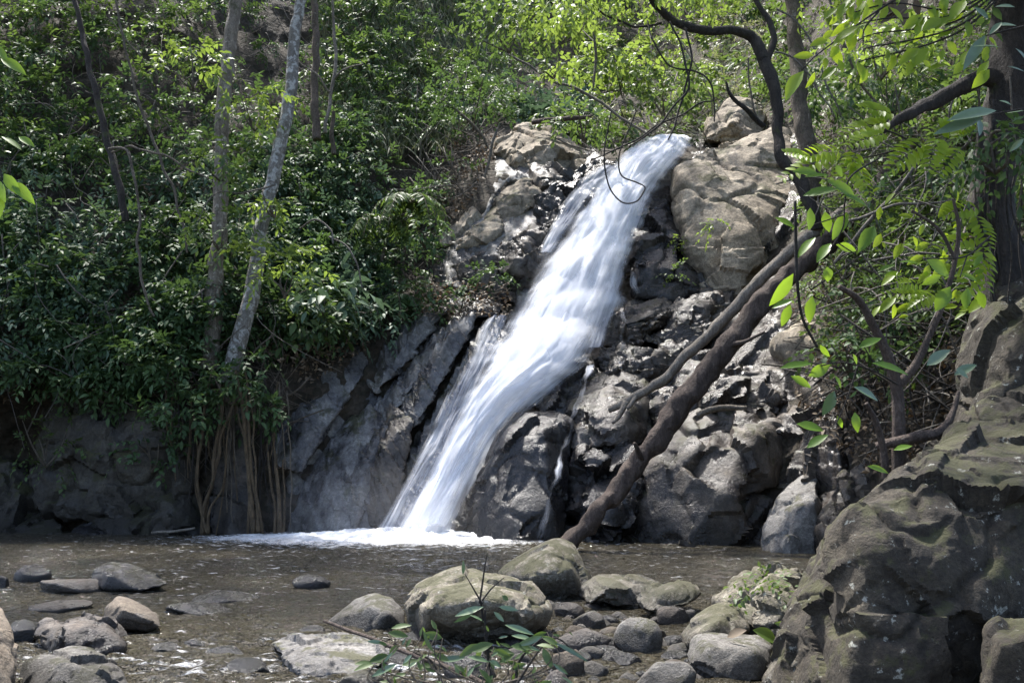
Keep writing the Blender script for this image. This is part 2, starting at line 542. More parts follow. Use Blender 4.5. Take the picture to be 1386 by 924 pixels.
def finish_rocks():
    dg = bpy.context.evaluated_depsgraph_get()
    dg.update()
    for o, mat, kw in ROCKS:
        me = bpy.data.meshes.new_from_object(o.evaluated_get(dg))
        V, E = mesh_np(me)
        V = lap(V, E, kw['smooth'])
        me.vertices.foreach_set('co', V.astype(np.float32).ravel()); me.update()
        V = weather(V, normals_np(me), **kw)
        V = lap(V, E, 1, 0.10)
        lo = V.min(0); hi = V.max(0)
        loc = np.array([(lo[0] + hi[0]) / 2, (lo[1] + hi[1]) / 2, lo[2]])
        me.vertices.foreach_set('co', (V - loc).astype(np.float32).ravel())
        me.materials.clear(); me.materials.append(mat)
        me.polygons.foreach_set('use_smooth', np.ones(len(me.polygons), bool))
        me.update()
        me.set_sharp_from_angle(angle=R(38))
        o.modifiers.clear()
        old = o.data
        o.data = me
        o.location = loc
        bpy.data.meshes.remove(old)
        me.name = o.name


# bedrock under and between the separate rocks
kx = np.arange(340, 1190, 3.0); ky = np.arange(770, 175, -3.0)
KX, KY = np.meshgrid(kx, ky)
Vk = P(KX.ravel(), KY.ravel(), depth(KX, KY).ravel() - np.where((KX < 700).ravel() & (KY > 390).ravel(), 0.02, 0.22))
outline = np.array([(365,780),(372,640),(420,500),(500,440),(590,400),(585,330),(640,280),(660,190),(720,175),(850,200),(960,180),(1090,180),(1105,330),(1060,420),(1100,480),(1150,560),(1170,780)], float)
x0, y0 = KX.ravel(), KY.ravel()
ins = np.zeros(len(x0), bool)
dist = np.full(len(x0), 1e9)
for i in range(len(outline)):
    a, c = outline[i], outline[(i + 1) % len(outline)]
    cond = ((a[1] > y0) != (c[1] > y0)) & (x0 < (c[0] - a[0]) * (y0 - a[1]) / (c[1] - a[1] + 1e-9) + a[0])
    ins ^= cond
    ab = c - a
    tt = np.clip(((x0 - a[0]) * ab[0] + (y0 - a[1]) * ab[1]) / (ab @ ab), 0, 1)
    dist = np.minimum(dist, np.hypot(x0 - a[0] - tt * ab[0], y0 - a[1] - tt * ab[1]))
sd_ = np.where(ins, dist, -dist)
rk = unit(Vk - np.array([0, 0, EYE]))
nk = -rk * 0.7 + np.array([0, 0, 0.5])
SLAB = P(612, 418, 19.3) - P(500, 700, 16.8)
split = np.interp(y0, [175, 205, 350, 490, 600, 770], [880, 885, 795, 720, 640, 575])
for side in (0, 1):
    if side == 0: Vk2 = weather(Vk, nk, 0.05, 1.0, 0.14, (0.75, -0.2, 0.6), 1.9, 0.07, 5, SLAB, 5.0)
    else: Vk2 = weather(Vk, nk, 0.08, 0.9, 0.18, (-0.15, 0, 1), 1.8, 0.13, 6, (1, 0.2, 0.25), 2.4)
    edge = np.minimum(sd_, (split - x0 if side == 0 else x0 - split) + 45)
    Vk2 = Vk2 + rk * (np.clip(20 - edge, 0, 80) / 20 * 0.5)[:, None]
    g = grid_faces(len(kx), len(ky))
    g = g[(edge[g] > -40).all(1)]
    link('bedrock', mesh_from('bedrock', Vk2, [g], M['grey' if side == 0 else 'ledge']), kind='structure')

# --- the rock mass round the fall, from the lip downwards
rock('boulder', 'tan boulder at the top left of the fall, under the hanging bushes', 'beige',
     [([(655,245,23.2),(672,190,23.4),(700,168,23.6),(735,172,23.6),(770,192,23.2),(800,212,22.6),(790,240,22.2),(720,262,22.4)], [(700,215,22.2),(745,200,22.3)], 1.5)], amp=0.12, crease=0.10, seed=1)
rock('boulder', 'small dark brown block wedged between the tan boulder and the pale sloping slab', 'face',
     [([(712,245,21.9),(722,222,22.0),(752,222,21.9),(775,240,21.6),(765,265,21.3),(725,268,21.5)], [(740,246,21.2)], 0.8)], amp=0.06, crease=0.08, seed=2)
rock('rock_slab', 'pale sloping slab left of the upper fall with a bright upper edge', 'beige',
     [([(592,335,21.2),(600,312,21.4),(630,290,21.7),(668,265,21.9),(712,243,21.9),(735,262,21.5),(720,285,21.0),(680,310,20.7),(650,335,20.6),(612,338,20.8)], [(660,290,20.9),(620,322,20.7),(705,262,21.1)], 1.6)], amp=0.08, crease=0.08, seed=3)
rock('boulder', 'reddish grey boulder below the pale sloping slab, dark on its right side', 'face',
     [([(662,368,20.2),(668,340,20.4),(690,316,20.6),(722,302,20.6),(742,322,20.2),(745,352,19.8),(728,388,19.6),(690,392,19.8)], [(708,330,19.8),(700,365,19.5)], 1.2)], amp=0.08, crease=0.1, ledge=0.06, ldir=(0.3, 0, 1), lfreq=4, seed=4)
rock('wet_rock', 'wet black ledges running beside the upper left edge of the fall', 'wet',
     [([(725,300,20.4),(742,268,20.9),(775,235,21.4),(812,218,21.8),(842,216,21.6),(835,250,20.8),(800,290,20.2),(765,330,19.6),(745,340,19.7)], [(780,270,20.4),(755,310,19.8)], 1.3)], amp=0.09, crease=0.13, ledge=0.12, ldir=(0.5, 0, 1), lfreq=3.0, seed=5)
rock('rock_ledge', 'low crumbling rock shelf under the reddish boulder, half hidden by weeds', 'face',
     [([(575,372,20.9),(600,340,21.0),(655,345,20.6),(668,395,19.7),(700,405,19.3),(650,425,19.6),(590,415,20.2)], [(630,385,19.9)], 1.2)], amp=0.10, crease=0.14, ledge=0.1, lfreq=4, seed=6)
rock('cliff_boulder', 'huge pale block standing right of the top of the fall', 'beige',
     [([(912,335,20.0),(908,262,20.4),(920,222,21.0),(945,204,21.4),(1005,190,21.8),(1060,178,21.6),(1092,240,20.6),(1098,330,19.8),(1085,400,19.2),(1010,420,19.2),(945,410,19.4)],
       [(925,240,20.2),(1000,225,20.4),(930,330,19.4),(1010,320,19.0),(1000,395,18.8)], 2.4)], amp=0.10, freq=0.75, crease=0.11, ledge=0.05, ldir=(0.2, -0.2, 1), lfreq=1.3, voxel=0.055, seed=7)
rock('boulder', 'rounded pale boulder highest behind the huge block', 'beige',
     [([(955,190,23.5),(962,160,23.8),(985,136,24.0),(1015,134,24.0),(1035,160,23.6),(1040,200,23.0)], [(990,165,23.0)], 1.5)], amp=0.1, crease=0.08, seed=8)
rock('wet_rock', 'dark wet face between the falling water and the huge pale block', 'wet',
     [([(846,345,19.9),(850,300,20.3),(872,272,20.8),(905,270,20.6),(920,300,20.2),(948,345,19.8),(952,395,19.2),(905,412,18.9),(862,400,19.0)], [(880,300,20.0),(870,360,19.1),(915,370,19.0)], 1.5)], amp=0.09, crease=0.09, seed=9)
rock('ledge_rock', 'jutting shelf of brown streaked layers right of the middle of the fall', 'ledge',
     [([(815,470,17.9),(822,430,18.3),(850,408,18.7),(905,402,18.9),(915,425,18.5),(880,455,18.0),(845,478,17.7)], [(850,430,18.0),(880,425,18.1)], 1.2)], amp=0.09, crease=0.08, ledge=0.12, ldir=(-0.25, 0.1, 1), lfreq=3.2, seed=10, voxel=0.045)
rock('ledge_rock', 'pale wavy shelf with a mossy hollow above the thin log', 'ledge',
     [([(870,460,18.1),(905,420,18.6),(940,395,18.9),(975,398,18.8),(985,430,18.2),(955,465,17.6),(905,475,17.6)], [(925,435,17.9),(950,425,18.0)], 1.2)], amp=0.09, crease=0.08, ledge=0.11, ldir=(-0.1, 0, 1), lfreq=3, seed=11, voxel=0.045)
rock('ledge_rock', 'broken dark ledges with black gaps beneath the brown streaked shelf', 'ledge',
     [([(805,492,17.4),(812,465,17.7),(850,470,17.6),(935,470,17.4),(945,500,17.0),(900,520,16.8),(850,515,16.9),(815,510,17.1)], [(870,490,16.9)], 1.2)], amp=0.06, crease=0.09, ledge=0.14, lfreq=4, seed=12, voxel=0.045)
rock('wet_rock', 'smooth wet hump with a trickle down its left side, upstream of the thick log', 'ledge',
     [([(735,600,16.5),(765,545,16.8),(800,505,17.2),(845,490,17.3),(880,500,17.0),(885,540,16.5),(870,600,16.0),(830,600,15.8),(775,610,15.9)], [(820,530,16.4),(790,570,16.1),(850,560,16.0)], 1.6)], amp=0.07, crease=0.06, seed=13)
rock('wet_rock', 'rippled wet rock crest where the white water bends over it', 'wet',
     [([(728,540,16.9),(745,510,17.2),(780,490,17.5),(812,498,17.4),(800,530,16.9),(765,565,16.5),(735,570,16.5)], [(765,525,16.7)], 1.0)], amp=0.06, crease=0.08, seed=14)
rock('wet_rock', 'tall dark wedge standing at the foot of the fall', 'wet',
     [([(590,745,16.2),(640,660,16.3),(672,585,16.4),(700,556,16.5),(745,556,16.4),(778,565,16.2),(772,620,15.8),(760,690,15.4),(765,750,15.1),(700,770,15.0),(640,765,15.4)],
       [(690,590,15.7),(735,580,15.6),(700,730,14.9),(745,680,15.1),(640,740,15.5)], 1.4)], amp=0.07, crease=0.05, freq=1.4, seed=15)
rock('wet_rock', 'jumble of black wet blocks behind the lower end of the thick log', 'wet',
     [([(752,750,15.5),(765,680,15.7),(785,610,16.0),(830,590,16.0),(858,612,15.8),(868,660,15.4),(850,720,15.1),(800,755,15.0)], [(800,640,15.3),(830,690,14.9),(790,715,15.0)], 1.3)], amp=0.10, crease=0.15, freq=1.6, ledge=0.06, ldir=(0.6, -0.3, 0.6), lfreq=2.6, seed=16, voxel=0.045)
rock('rock', 'greenish rock hump between the thin log and the thick log', 'ledge',
     [([(868,600,16.2),(880,530,16.8),(920,490,17.2),(965,480,17.2),(965,530,16.5),(935,590,15.9),(890,625,15.6)], [(915,545,16.1),(930,520,16.4)], 1.2)], amp=0.09, crease=0.1, ledge=0.06, lfreq=3, seed=17)
rock('cliff_rock', 'broad brown grey rock face at the pool edge right of the thick log', 'face',
     [([(820,760,15.3),(850,700,15.4),(890,640,15.6),(925,575,15.8),(965,540,16.0),(1030,545,15.8),(1060,575,15.4),(1055,660,15.2),(1050,760,15.0),(940,775,14.5)],
       [(945,600,15.1),(1010,600,15.0),(930,740,14.4),(1000,745,14.4),(985,650,14.7)], 1.8)], amp=0.12, freq=1.1, crease=0.12, seed=18, voxel=0.05)
rock('ledge_rock', 'shelf of pale tangled layers on top of the broad rock face', 'ledge',
     [([(955,545,15.9),(965,510,16.4),(1000,495,16.8),(1045,510,16.6),(1085,530,16.2),(1075,560,15.7),(1010,565,15.4)], [(1010,535,15.6),(1050,540,15.7)], 1.2)], amp=0.08, crease=0.09, ledge=0.12, ldir=(0.25, 0, 1), lfreq=4, seed=19, voxel=0.045)
rock('boulder', 'grey wedge shaped block with a pale left side, at the right end of the pool', 'pale_block',
     [([(1033,755,13.9),(1034,715,14.0),(1055,672,14.2),(1082,640,14.5),(1108,635,14.5),(1112,700,13.8),(1110,760,13.4),(1070,768,13.3)], [(1075,688,13.5),(1104,678,13.5),(1060,740,13.3)], 1.0)], amp=0.05, crease=0.04, seed=20, voxel=0.04)
rock('boulder', 'narrow brown block standing right of the grey wedge shaped block', 'face',
     [([(1104,760,13.1),(1108,715,13.2),(1125,690,13.4),(1150,690,13.2),(1150,765,12.7)], [(1128,725,12.7)], 0.8)], amp=0.06, crease=0.1, seed=21, voxel=0.04)
rock('bank_rock', 'crumbling brown bank rock rising above the grey wedge shaped block', 'face',
     [([(1055,650,15.0),(1060,590,15.3),(1085,560,15.6),(1110,520,15.6),(1150,520,14.8),(1180,600,13.6),(1170,700,13.2),(1110,720,13.6),(1070,690,14.3)], [(1100,600,14.5),(1130,640,13.8)], 1.5)], amp=0.16, crease=0.2, ledge=0.1, lfreq=2.2, seed=22)
rock('rock', 'mossy pale rock half covered by litter, behind the hanging leaf sprays', 'beige',
     [([(1055,470,16.0),(1075,430,16.6),(1110,420,16.4),(1150,440,15.6),(1150,500,14.9),(1100,520,15.2)], [(1100,460,15.6)], 1.2)], amp=0.12, crease=0.14, seed=23)
# --- tilted slabs left of the fall
rock('rock_slab', 'long pale tilted slab, uppermost of the leaning slabs left of the fall', 'grey',
     [([(488,515,18.6),(520,470,18.9),(560,432,19.3),(592,410,19.6),(608,418,19.4),(575,462,18.8),(545,500,18.3),(510,530,18.1)], [(560,445,18.7),(520,505,18.2)], 1.2)], smooth=1, amp=0.02, crease=0.018, ledge=0.11, ldir=(0.75, -0.2, 0.6), lfreq=2.2, seed=24, voxel=0.04, axis=SLAB, stretch=5.0, taper=0.95)
rock('rock_slab', 'smooth grey tilted slab, second of the leaning slabs left of the fall', 'grey',
     [([(528,560,17.9),(560,505,18.4),(600,445,18.9),(622,418,19.2),(645,415,19.0),(640,445,18.6),(600,515,17.9),(565,575,17.4),(540,590,17.4)], [(605,455,18.3),(560,545,17.6)], 1.2)], smooth=1, amp=0.02, crease=0.013, ledge=0.11, ldir=(0.75, -0.2, 0.6), lfreq=2.2, seed=25, voxel=0.04, axis=SLAB, stretch=5.0, taper=0.95)
rock('rock_slab', 'mossy brown tilted slab beside the white water', 'grey',
     [([(520,690,16.9),(560,610,17.3),(610,520,18.0),(650,440,18.7),(682,420,18.8),(690,450,18.4),(650,520,17.7),(610,600,17.1),(575,680,16.6),(545,720,16.5)], [(630,505,17.6),(575,620,17.0)], 1.2)], smooth=1, amp=0.02, crease=0.032, ledge=0.13, ldir=(0.75, -0.2, 0.6), lfreq=2.2, seed=26, voxel=0.04, axis=SLAB, stretch=5.0, taper=0.95)
rock('rock', 'small dark block at the head of the leaning slabs', 'wet',
     [([(622,420,19.2),(628,402,19.5),(650,398,19.5),(682,412,19.1),(675,430,18.8),(640,432,18.8)], [(650,414,18.8)], 0.6)], amp=0.02, crease=0.036, seed=27, voxel=0.04, axis=SLAB, stretch=5.0, taper=0.95)
rock('rock', 'broken fluted rock in the middle of the leaning slabs, above the pool', 'face',
     [([(480,690,16.9),(500,600,17.5),(530,540,17.9),(560,570,17.4),(545,640,17.0),(530,730,16.5),(490,735,16.6)], [(520,600,17.1),(510,690,16.6)], 1.1)], smooth=1, amp=0.02, crease=0.045, ledge=0.12, ldir=(0.75, -0.2, 0.6), lfreq=2.8, seed=28, voxel=0.04, axis=SLAB, stretch=5.0, taper=0.95)
rock('rock_slab', 'sloping leaf strewn slab left of the leaning slabs, with a black cleft under it', 'grey',
     [([(368,600,17.5),(385,540,17.9),(430,485,18.5),(470,462,18.9),(502,470,18.8),(490,510,18.2),(450,570,17.5),(408,640,17.0),(375,632,17.1)], [(440,510,17.9),(400,600,17.1)], 1.3)], smooth=1, amp=0.02, crease=0.023, ledge=0.10, ldir=(0.75, -0.2, 0.6), lfreq=2, seed=29, voxel=0.045, axis=SLAB, stretch=5.0, taper=0.95)
rock('wet_rock', 'smooth wet slab rising from the pool at the lower left of the fall', 'grey',
     [([(388,745,16.9),(395,690,17.1),(425,625,17.4),(465,570,17.9),(500,545,18.0),(520,570,17.6),(520,650,17.1),(520,750,16.3),(450,755,16.4)], [(470,620,17.2),(450,730,16.4)], 1.2)], smooth=1, amp=0.02, crease=0.018, ledge=0.05, ldir=(0.8, -0.2, 0.5), lfreq=2, seed=30, voxel=0.045, axis=SLAB, stretch=5.0, taper=0.95)
rock('rock', 'dark streaked rock at the very edge of the falling water', 'wet',
     [([(545,720,16.6),(575,640,16.9),(610,575,17.3),(632,545,17.6),(630,590,17.1),(605,660,16.6),(580,735,16.3)], [(590,650,16.6)], 0.8)], amp=0.02, crease=0.045, ledge=0.06, ldir=(0.75, -0.2, 0.6), lfreq=3, seed=31, voxel=0.04, axis=SLAB, stretch=5.0, taper=0.95)
rock('rock_slab', 'narrow pale plank of rock between the first and second leaning slabs', 'grey',
     [([(500,560,18.0),(540,510,18.4),(580,462,18.8),(600,440,19.0),(612,448,18.8),(575,500,18.2),(535,560,17.7),(510,580,17.6)], [(560,500,18.2)], 0.9)], smooth=1, amp=0.02, crease=0.02, ledge=0.08, ldir=(0.75, -0.2, 0.6), lfreq=2.2, seed=37, voxel=0.04, axis=SLAB, stretch=5.0, taper=0.95)
rock('rock_slab', 'steep lilac grey plank running down to the pool under the leaf strewn slab', 'grey',
     [([(440,735,16.7),(450,660,17.0),(490,590,17.5),(520,545,17.9),(535,560,17.7),(515,620,17.2),(490,690,16.7),(475,745,16.3)], [(490,640,16.9)], 0.9)], smooth=1, amp=0.02, crease=0.02, ledge=0.08, ldir=(0.75, -0.2, 0.6), lfreq=2.2, seed=38, voxel=0.04, axis=SLAB, stretch=5.0, taper=0.95)
# --- left bank
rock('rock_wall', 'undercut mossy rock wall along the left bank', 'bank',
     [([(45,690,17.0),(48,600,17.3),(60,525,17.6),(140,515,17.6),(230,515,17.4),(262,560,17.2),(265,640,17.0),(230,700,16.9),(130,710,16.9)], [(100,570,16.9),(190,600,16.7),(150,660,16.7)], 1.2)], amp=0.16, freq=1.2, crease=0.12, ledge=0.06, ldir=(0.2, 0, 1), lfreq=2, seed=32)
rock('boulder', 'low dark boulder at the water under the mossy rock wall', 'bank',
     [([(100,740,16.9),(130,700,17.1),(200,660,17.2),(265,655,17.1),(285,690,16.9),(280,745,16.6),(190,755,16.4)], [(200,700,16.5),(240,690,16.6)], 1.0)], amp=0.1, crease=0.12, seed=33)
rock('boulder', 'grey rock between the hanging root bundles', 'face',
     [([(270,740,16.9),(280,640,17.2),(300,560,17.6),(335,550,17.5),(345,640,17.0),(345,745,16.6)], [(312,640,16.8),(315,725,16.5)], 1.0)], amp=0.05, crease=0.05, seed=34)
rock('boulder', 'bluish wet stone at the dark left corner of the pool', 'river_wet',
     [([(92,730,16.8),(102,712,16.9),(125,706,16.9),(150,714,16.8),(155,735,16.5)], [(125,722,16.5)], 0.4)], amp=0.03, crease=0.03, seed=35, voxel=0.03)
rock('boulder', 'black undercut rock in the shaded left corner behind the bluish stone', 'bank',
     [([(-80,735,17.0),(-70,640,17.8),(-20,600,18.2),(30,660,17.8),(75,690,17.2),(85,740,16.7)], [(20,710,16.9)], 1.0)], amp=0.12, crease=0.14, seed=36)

# --- foreground rocks, right
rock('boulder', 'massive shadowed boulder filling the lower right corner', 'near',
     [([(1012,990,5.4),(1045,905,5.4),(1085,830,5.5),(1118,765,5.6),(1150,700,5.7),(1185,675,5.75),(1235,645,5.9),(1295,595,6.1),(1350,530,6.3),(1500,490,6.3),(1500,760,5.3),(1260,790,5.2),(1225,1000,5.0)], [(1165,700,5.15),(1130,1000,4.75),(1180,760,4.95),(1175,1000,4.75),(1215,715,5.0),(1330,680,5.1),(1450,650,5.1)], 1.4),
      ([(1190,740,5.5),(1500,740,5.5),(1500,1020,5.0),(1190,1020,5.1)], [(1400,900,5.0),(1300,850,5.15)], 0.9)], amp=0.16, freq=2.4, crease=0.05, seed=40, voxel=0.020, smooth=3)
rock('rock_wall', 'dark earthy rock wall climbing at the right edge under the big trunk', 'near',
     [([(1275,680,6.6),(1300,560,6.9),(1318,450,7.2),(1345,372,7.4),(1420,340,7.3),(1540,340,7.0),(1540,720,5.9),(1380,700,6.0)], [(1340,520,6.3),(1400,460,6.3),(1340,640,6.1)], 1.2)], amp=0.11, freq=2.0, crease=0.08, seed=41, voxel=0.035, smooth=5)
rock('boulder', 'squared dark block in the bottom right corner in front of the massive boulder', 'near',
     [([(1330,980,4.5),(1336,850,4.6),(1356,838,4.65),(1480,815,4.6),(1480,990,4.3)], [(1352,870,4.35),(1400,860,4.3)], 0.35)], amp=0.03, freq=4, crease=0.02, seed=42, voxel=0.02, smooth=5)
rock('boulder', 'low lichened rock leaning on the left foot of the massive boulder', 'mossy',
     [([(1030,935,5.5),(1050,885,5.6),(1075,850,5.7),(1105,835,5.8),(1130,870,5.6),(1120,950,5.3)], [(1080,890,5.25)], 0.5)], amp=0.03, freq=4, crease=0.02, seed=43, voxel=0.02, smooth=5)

# --- stones standing in the stream (traced, real depth)
rock('boulder', 'large mossy boulder with a dark undercut front in the middle of the stream', 'mossy',
     [([(545,820,7.4),(560,793,7.5),(600,778,7.6),(640,768,7.7),(690,782,7.6),(725,793,7.5),(748,825,7.3),(742,850,7.2),(690,880,7.2),(610,885,7.2),(565,870,7.2)], [(590,800,7.0),(650,792,7.0),(700,805,6.95),(580,825,6.9),(720,830,6.9),(640,815,6.8)], 0.55)], amp=0.04, freq=3, crease=0.025, seed=50, voxel=0.022, smooth=8)
rock('boulder', 'grey rounded boulder with a peaked top behind the large mossy boulder', 'mossy',
     [([(672,775,9.6),(690,757,9.7),(725,738,9.8),(752,727,9.8),(778,735,9.7),(785,765,9.5),(798,785,9.4),(795,815,9.2),(730,825,9.2),(690,800,9.4)], [(740,750,9.2),(775,770,9.1),(720,780,9.0)], 0.6)], amp=0.04, freq=2.5, crease=0.02, seed=51, voxel=0.025, smooth=8)
rock('boulder', 'long low mossy stone joining the peaked boulder on its right', 'mossy',
     [([(788,792,9.0),(800,778,9.1),(860,778,9.1),(900,786,9.0),(905,800,8.8),(860,822,8.6),(795,818,8.6)], [(830,790,8.7),(815,800,8.6)], 0.35)], amp=0.03, freq=3, crease=0.03, seed=52, voxel=0.022, smooth=6)
rock('boulder', 'flat wedge shaped mossy stone pointing left beside the long low stone', 'mossy',
     [([(864,810,8.3),(880,792,8.5),(915,786,8.6),(945,786,8.5),(952,800,8.3),(930,818,8.1),(890,828,8.0),(868,826,8.0)], [(895,800,8.1)], 0.3)], amp=0.02, freq=3, crease=0.02, seed=53, voxel=0.02, smooth=5)
rock('boulder', 'rounded mossy boulder leaning against the knobbly lichened rock', 'mossy',
     [([(918,858,6.9),(935,838,7.0),(960,822,7.1),(985,815,7.1),(1005,825,7.0),(1015,850,6.8),(1000,880,6.6),(950,885,6.6),(925,875,6.7)], [(970,838,6.6),(950,855,6.5)], 0.4)], amp=0.02, freq=3, crease=0.012, seed=54, voxel=0.018, smooth=9)
rock('boulder', 'knobbly lichened rock with a pinkish peak left of the massive boulder', 'mossy',
     [([(965,815,7.6),(985,795,7.7),(1020,788,7.8),(1032,770,7.9),(1048,762,7.9),(1068,768,7.8),(1085,785,7.6),(1108,800,7.3),(1105,850,6.9),(1060,860,6.9),(1000,860,7.0)], [(1030,805,7.2),(1065,800,7.1),(1080,825,6.9)], 0.6)], amp=0.05, freq=4, crease=0.05, seed=55, voxel=0.02, smooth=5)
rock('boulder', 'long dark grey stone with a dipped top at the foot of the massive boulder', 'river_grey',
     [([(932,885,6.2),(940,862,6.3),(960,856,6.3),(1000,862,6.3),(1030,858,6.3),(1048,872,6.2),(1045,900,6.0),(1020,925,5.9),(960,920,5.9),(938,905,6.0)], [(960,875,6.0),(1020,880,5.95)], 0.3)], amp=0.02, freq=3, crease=0.01, seed=56, voxel=0.016, smooth=9)
rock('rock_slab', 'flat pale grey slab lying in the shallows at the bottom centre left', 'pale_block',
     [([(365,870,6.6),(385,864,6.7),(430,866,6.7),(480,862,6.7),(510,872,6.5),(522,895,6.2),(490,912,6.0),(410,918,6.0),(395,900,6.1)], [(430,880,6.3)], 0.25)], amp=0.015, freq=3, crease=0.02, ledge=0.015, ldir=(0.1, -0.3, 1), lfreq=14, seed=57, voxel=0.015, smooth=3, taper=0.95)
rock('boulder', 'brown cracked boulder at the lower left with a ridge along its side', 'river_brown',
     [([(48,868,6.9),(56,842,7.1),(90,836,7.1),(120,828,7.2),(150,838,7.1),(172,862,6.9),(165,880,6.7),(125,892,6.6),(70,890,6.7)], [(100,848,6.75),(140,855,6.7),(75,862,6.65)], 0.4)], amp=0.03, freq=3, crease=0.04, seed=58, voxel=0.018, smooth=6)
rock('boulder', 'smooth tan stone tilting to the right in the left shallows', 'river_tan',
     [([(134,840,7.7),(140,818,7.8),(160,804,7.9),(185,812,7.8),(215,830,7.6),(222,848,7.4),(200,856,7.4),(150,852,7.5)], [(165,822,7.4),(195,835,7.35)], 0.35)], amp=0.012, freq=2.5, crease=0.01, seed=59, voxel=0.016, smooth=9)
rock('boulder', 'dark humped stone trailing water at its right, in the left of the pool', 'river_wet',
     [([(120,785,9.9),(128,768,10.0),(150,759,10.1),(185,764,10.0),(212,776,9.9),(230,790,9.7),(190,800,9.5),(140,798,9.6)], [(150,775,9.6)], 0.4)], amp=0.02, freq=2.5, crease=0.015, seed=60, voxel=0.02, smooth=6)
rock('boulder', 'grey domed boulder with a tail to the left, next to the large mossy boulder', 'river_grey',
     [([(440,842,7.9),(462,830,8.0),(480,810,8.1),(505,800,8.1),(530,806,8.0),(550,828,7.9),(548,850,7.7),(500,862,7.6),(455,852,7.8)], [(500,820,7.7),(525,830,7.6)], 0.4)], amp=0.015, freq=2.5, crease=0.01, seed=61, voxel=0.016, smooth=9)
rock('boulder', 'grey stone with pale ridge at the bottom left corner', 'river_grey',
     [([(32,940,5.9),(40,892,6.0),(75,882,6.1),(120,884,6.1),(160,900,6.0),(185,935,5.8),(120,970,5.5),(60,970,5.5)], [(80,895,5.8),(130,905,5.75)], 0.4)], amp=0.02, freq=3, crease=0.025, seed=62, voxel=0.016, smooth=6)
rock('boulder', 'tan boulder cut off by the left edge of the picture', 'river_tan',
     [([(-90,960,5.5),(-70,850,5.7),(-30,815,5.8),(5,818,5.8),(18,850,5.7),(22,900,5.5),(15,960,5.3)], [(-20,870,5.4)], 0.4)], amp=0.02, freq=3, crease=0.015, seed=63, voxel=0.018, smooth=8)
finish_rocks()


def stone(label, x0, x1, yt, yb, mat, seed, flat=1.0, rough=0.5, group=None, name='river_stone', yaw=None, detail=4):
    rs = np.random.RandomState(seed)
    Y = float(wy(yb))
    wd = (x1 - x0) / F * Y / 2
    ry = wd * rs.uniform(0.6, 0.85) * flat
    Yc = Y + ry * 0.75
    c = P((x0 + x1) / 2, yb, Yc)
    zt = max(float(P((x0 + x1) / 2, yt, Yc + ry * 0.2)[2]), 0.02)
    bm = bmesh.new()
    bmesh.ops.create_icosphere(bm, subdivisions=detail, radius=1.0)
    V = np.array([v.co[:] for v in bm.verts])
    Fc = np.array([[v.index for v in f.verts] for f in bm.faces])
    bm.free()
    for k in range(9):
        n = unit(rs.normal(size=3)); d = rs.uniform(0.62, 0.9)
        s = V @ n - d
        V = V - np.where(s > 0, s, 0)[:, None] * n * 0.85
    V = V * (1 + rough * 0.16 * fbm(V * 1.2 + seed, 4, seed)[:, None]) * (1 + rough * 0.05 * noise(V * 5, seed)[:, None])
    V /= np.abs(V).max(0)
    rz = zt * 0.62 + 0.03
    V = V * np.array([wd * 1.03, ry, rz])
    a = rs.uniform(-0.12, 0.12)
    V[:, 2] += V[:, 0] * a
    V[:, 2] -= V[:, 2].min()
    loc = (c[0], Yc, zt - V[:, 2].max())
    me = mesh_from(name, V, [Fc], M[mat])
    return link(name, me, loc, None, label, 'stone', group)


stone('dark blue wedge shaped stone furthest left in the pool', 20, 68, 765, 789, 'river_wet', 1)
stone('tiny dark stone at the left edge with white water beside it', -10, 12, 778, 796, 'river_wet', 2)
stone('low brown grey stone in front of the dark humped stone', 52, 146, 782, 804, 'river_brown', 3)
stone('flat purple grey stone barely above water, behind the brown cracked boulder', 42, 126, 811, 828, 'river_brown', 4)
stone('flat greenish stone right of the smooth tan stone', 226, 322, 812, 832, 'river_wet', 5)
stone('long thin dark stone behind the flat greenish stone', 258, 352, 798, 816, 'river_wet', 6)
stone('small round bluish stone left of the brown cracked boulder', 10, 50, 838, 870, 'river_wet', 7)
stone('small mossy dark stone left of the flat pale slab', 306, 368, 888, 914, 'river_wet', 8)
stone('small black wet stone alone in the middle of the pool', 394, 446, 776, 798, 'river_wet', 9)
stone('low wet stone washed over by the riffle, left one of two', 205, 248, 868, 884, 'river_wet', 10)
stone('low wet stone washed over by the riffle, right one of two', 246, 278, 864, 878, 'river_wet', 11)
stone('dark wet stone with thin water spilling over, above the small mossy dark stone', 274, 342, 872, 892, 'river_wet', 12)
stone('small submerged dark stone between the pool and the domed boulder', 400, 440, 845, 858, 'river_wet', 13)
stone('small reddish stone in the dark humped stone wake', 156, 196, 790, 803, 'river_brown', 14)
stone('small brown wedge stone below the flat wedge shaped mossy stone', 884, 930, 820, 846, 'river_brown', 15)
stone('round grey boulder standing on the gravel right of centre', 832, 898, 835, 884, 'river_grey', 16)
stone('grey stone cut by the bottom edge right of centre', 862, 942, 893, 940, 'river_grey', 17)
stone('small pale rounded stone right of the large mossy boulder', 776, 822, 825, 851, 'river_grey', 18)
stone('flat dark grey stone behind the foreground plant', 742, 826, 848, 886, 'river_brown', 19)
stone('flat little stone beneath the long dark grey stone', 938, 972, 899, 917, 'river_brown', 20)
stone('thin black wet stone between the round and the long grey stones', 892, 934, 879, 895, 'river_wet', 21)
stone('small wet stone with a trickle in front of the round grey boulder', 826, 868, 882, 900, 'river_wet', 22)
stone('tan squarish stone behind the foreground plant leaves at the bottom', 745, 790, 878, 918, 'river_tan', 23)
stone('small tan stone at the bottom edge under the foreground plant', 735, 775, 905, 940, 'river_brown', 24)
stone('little brown stone at the right foot of the large mossy boulder', 748, 792, 815, 836, 'river_brown', 25)
stone('tiny grey stone in the water below the long low mossy stone', 815, 840, 808, 819, 'river_grey', 26)
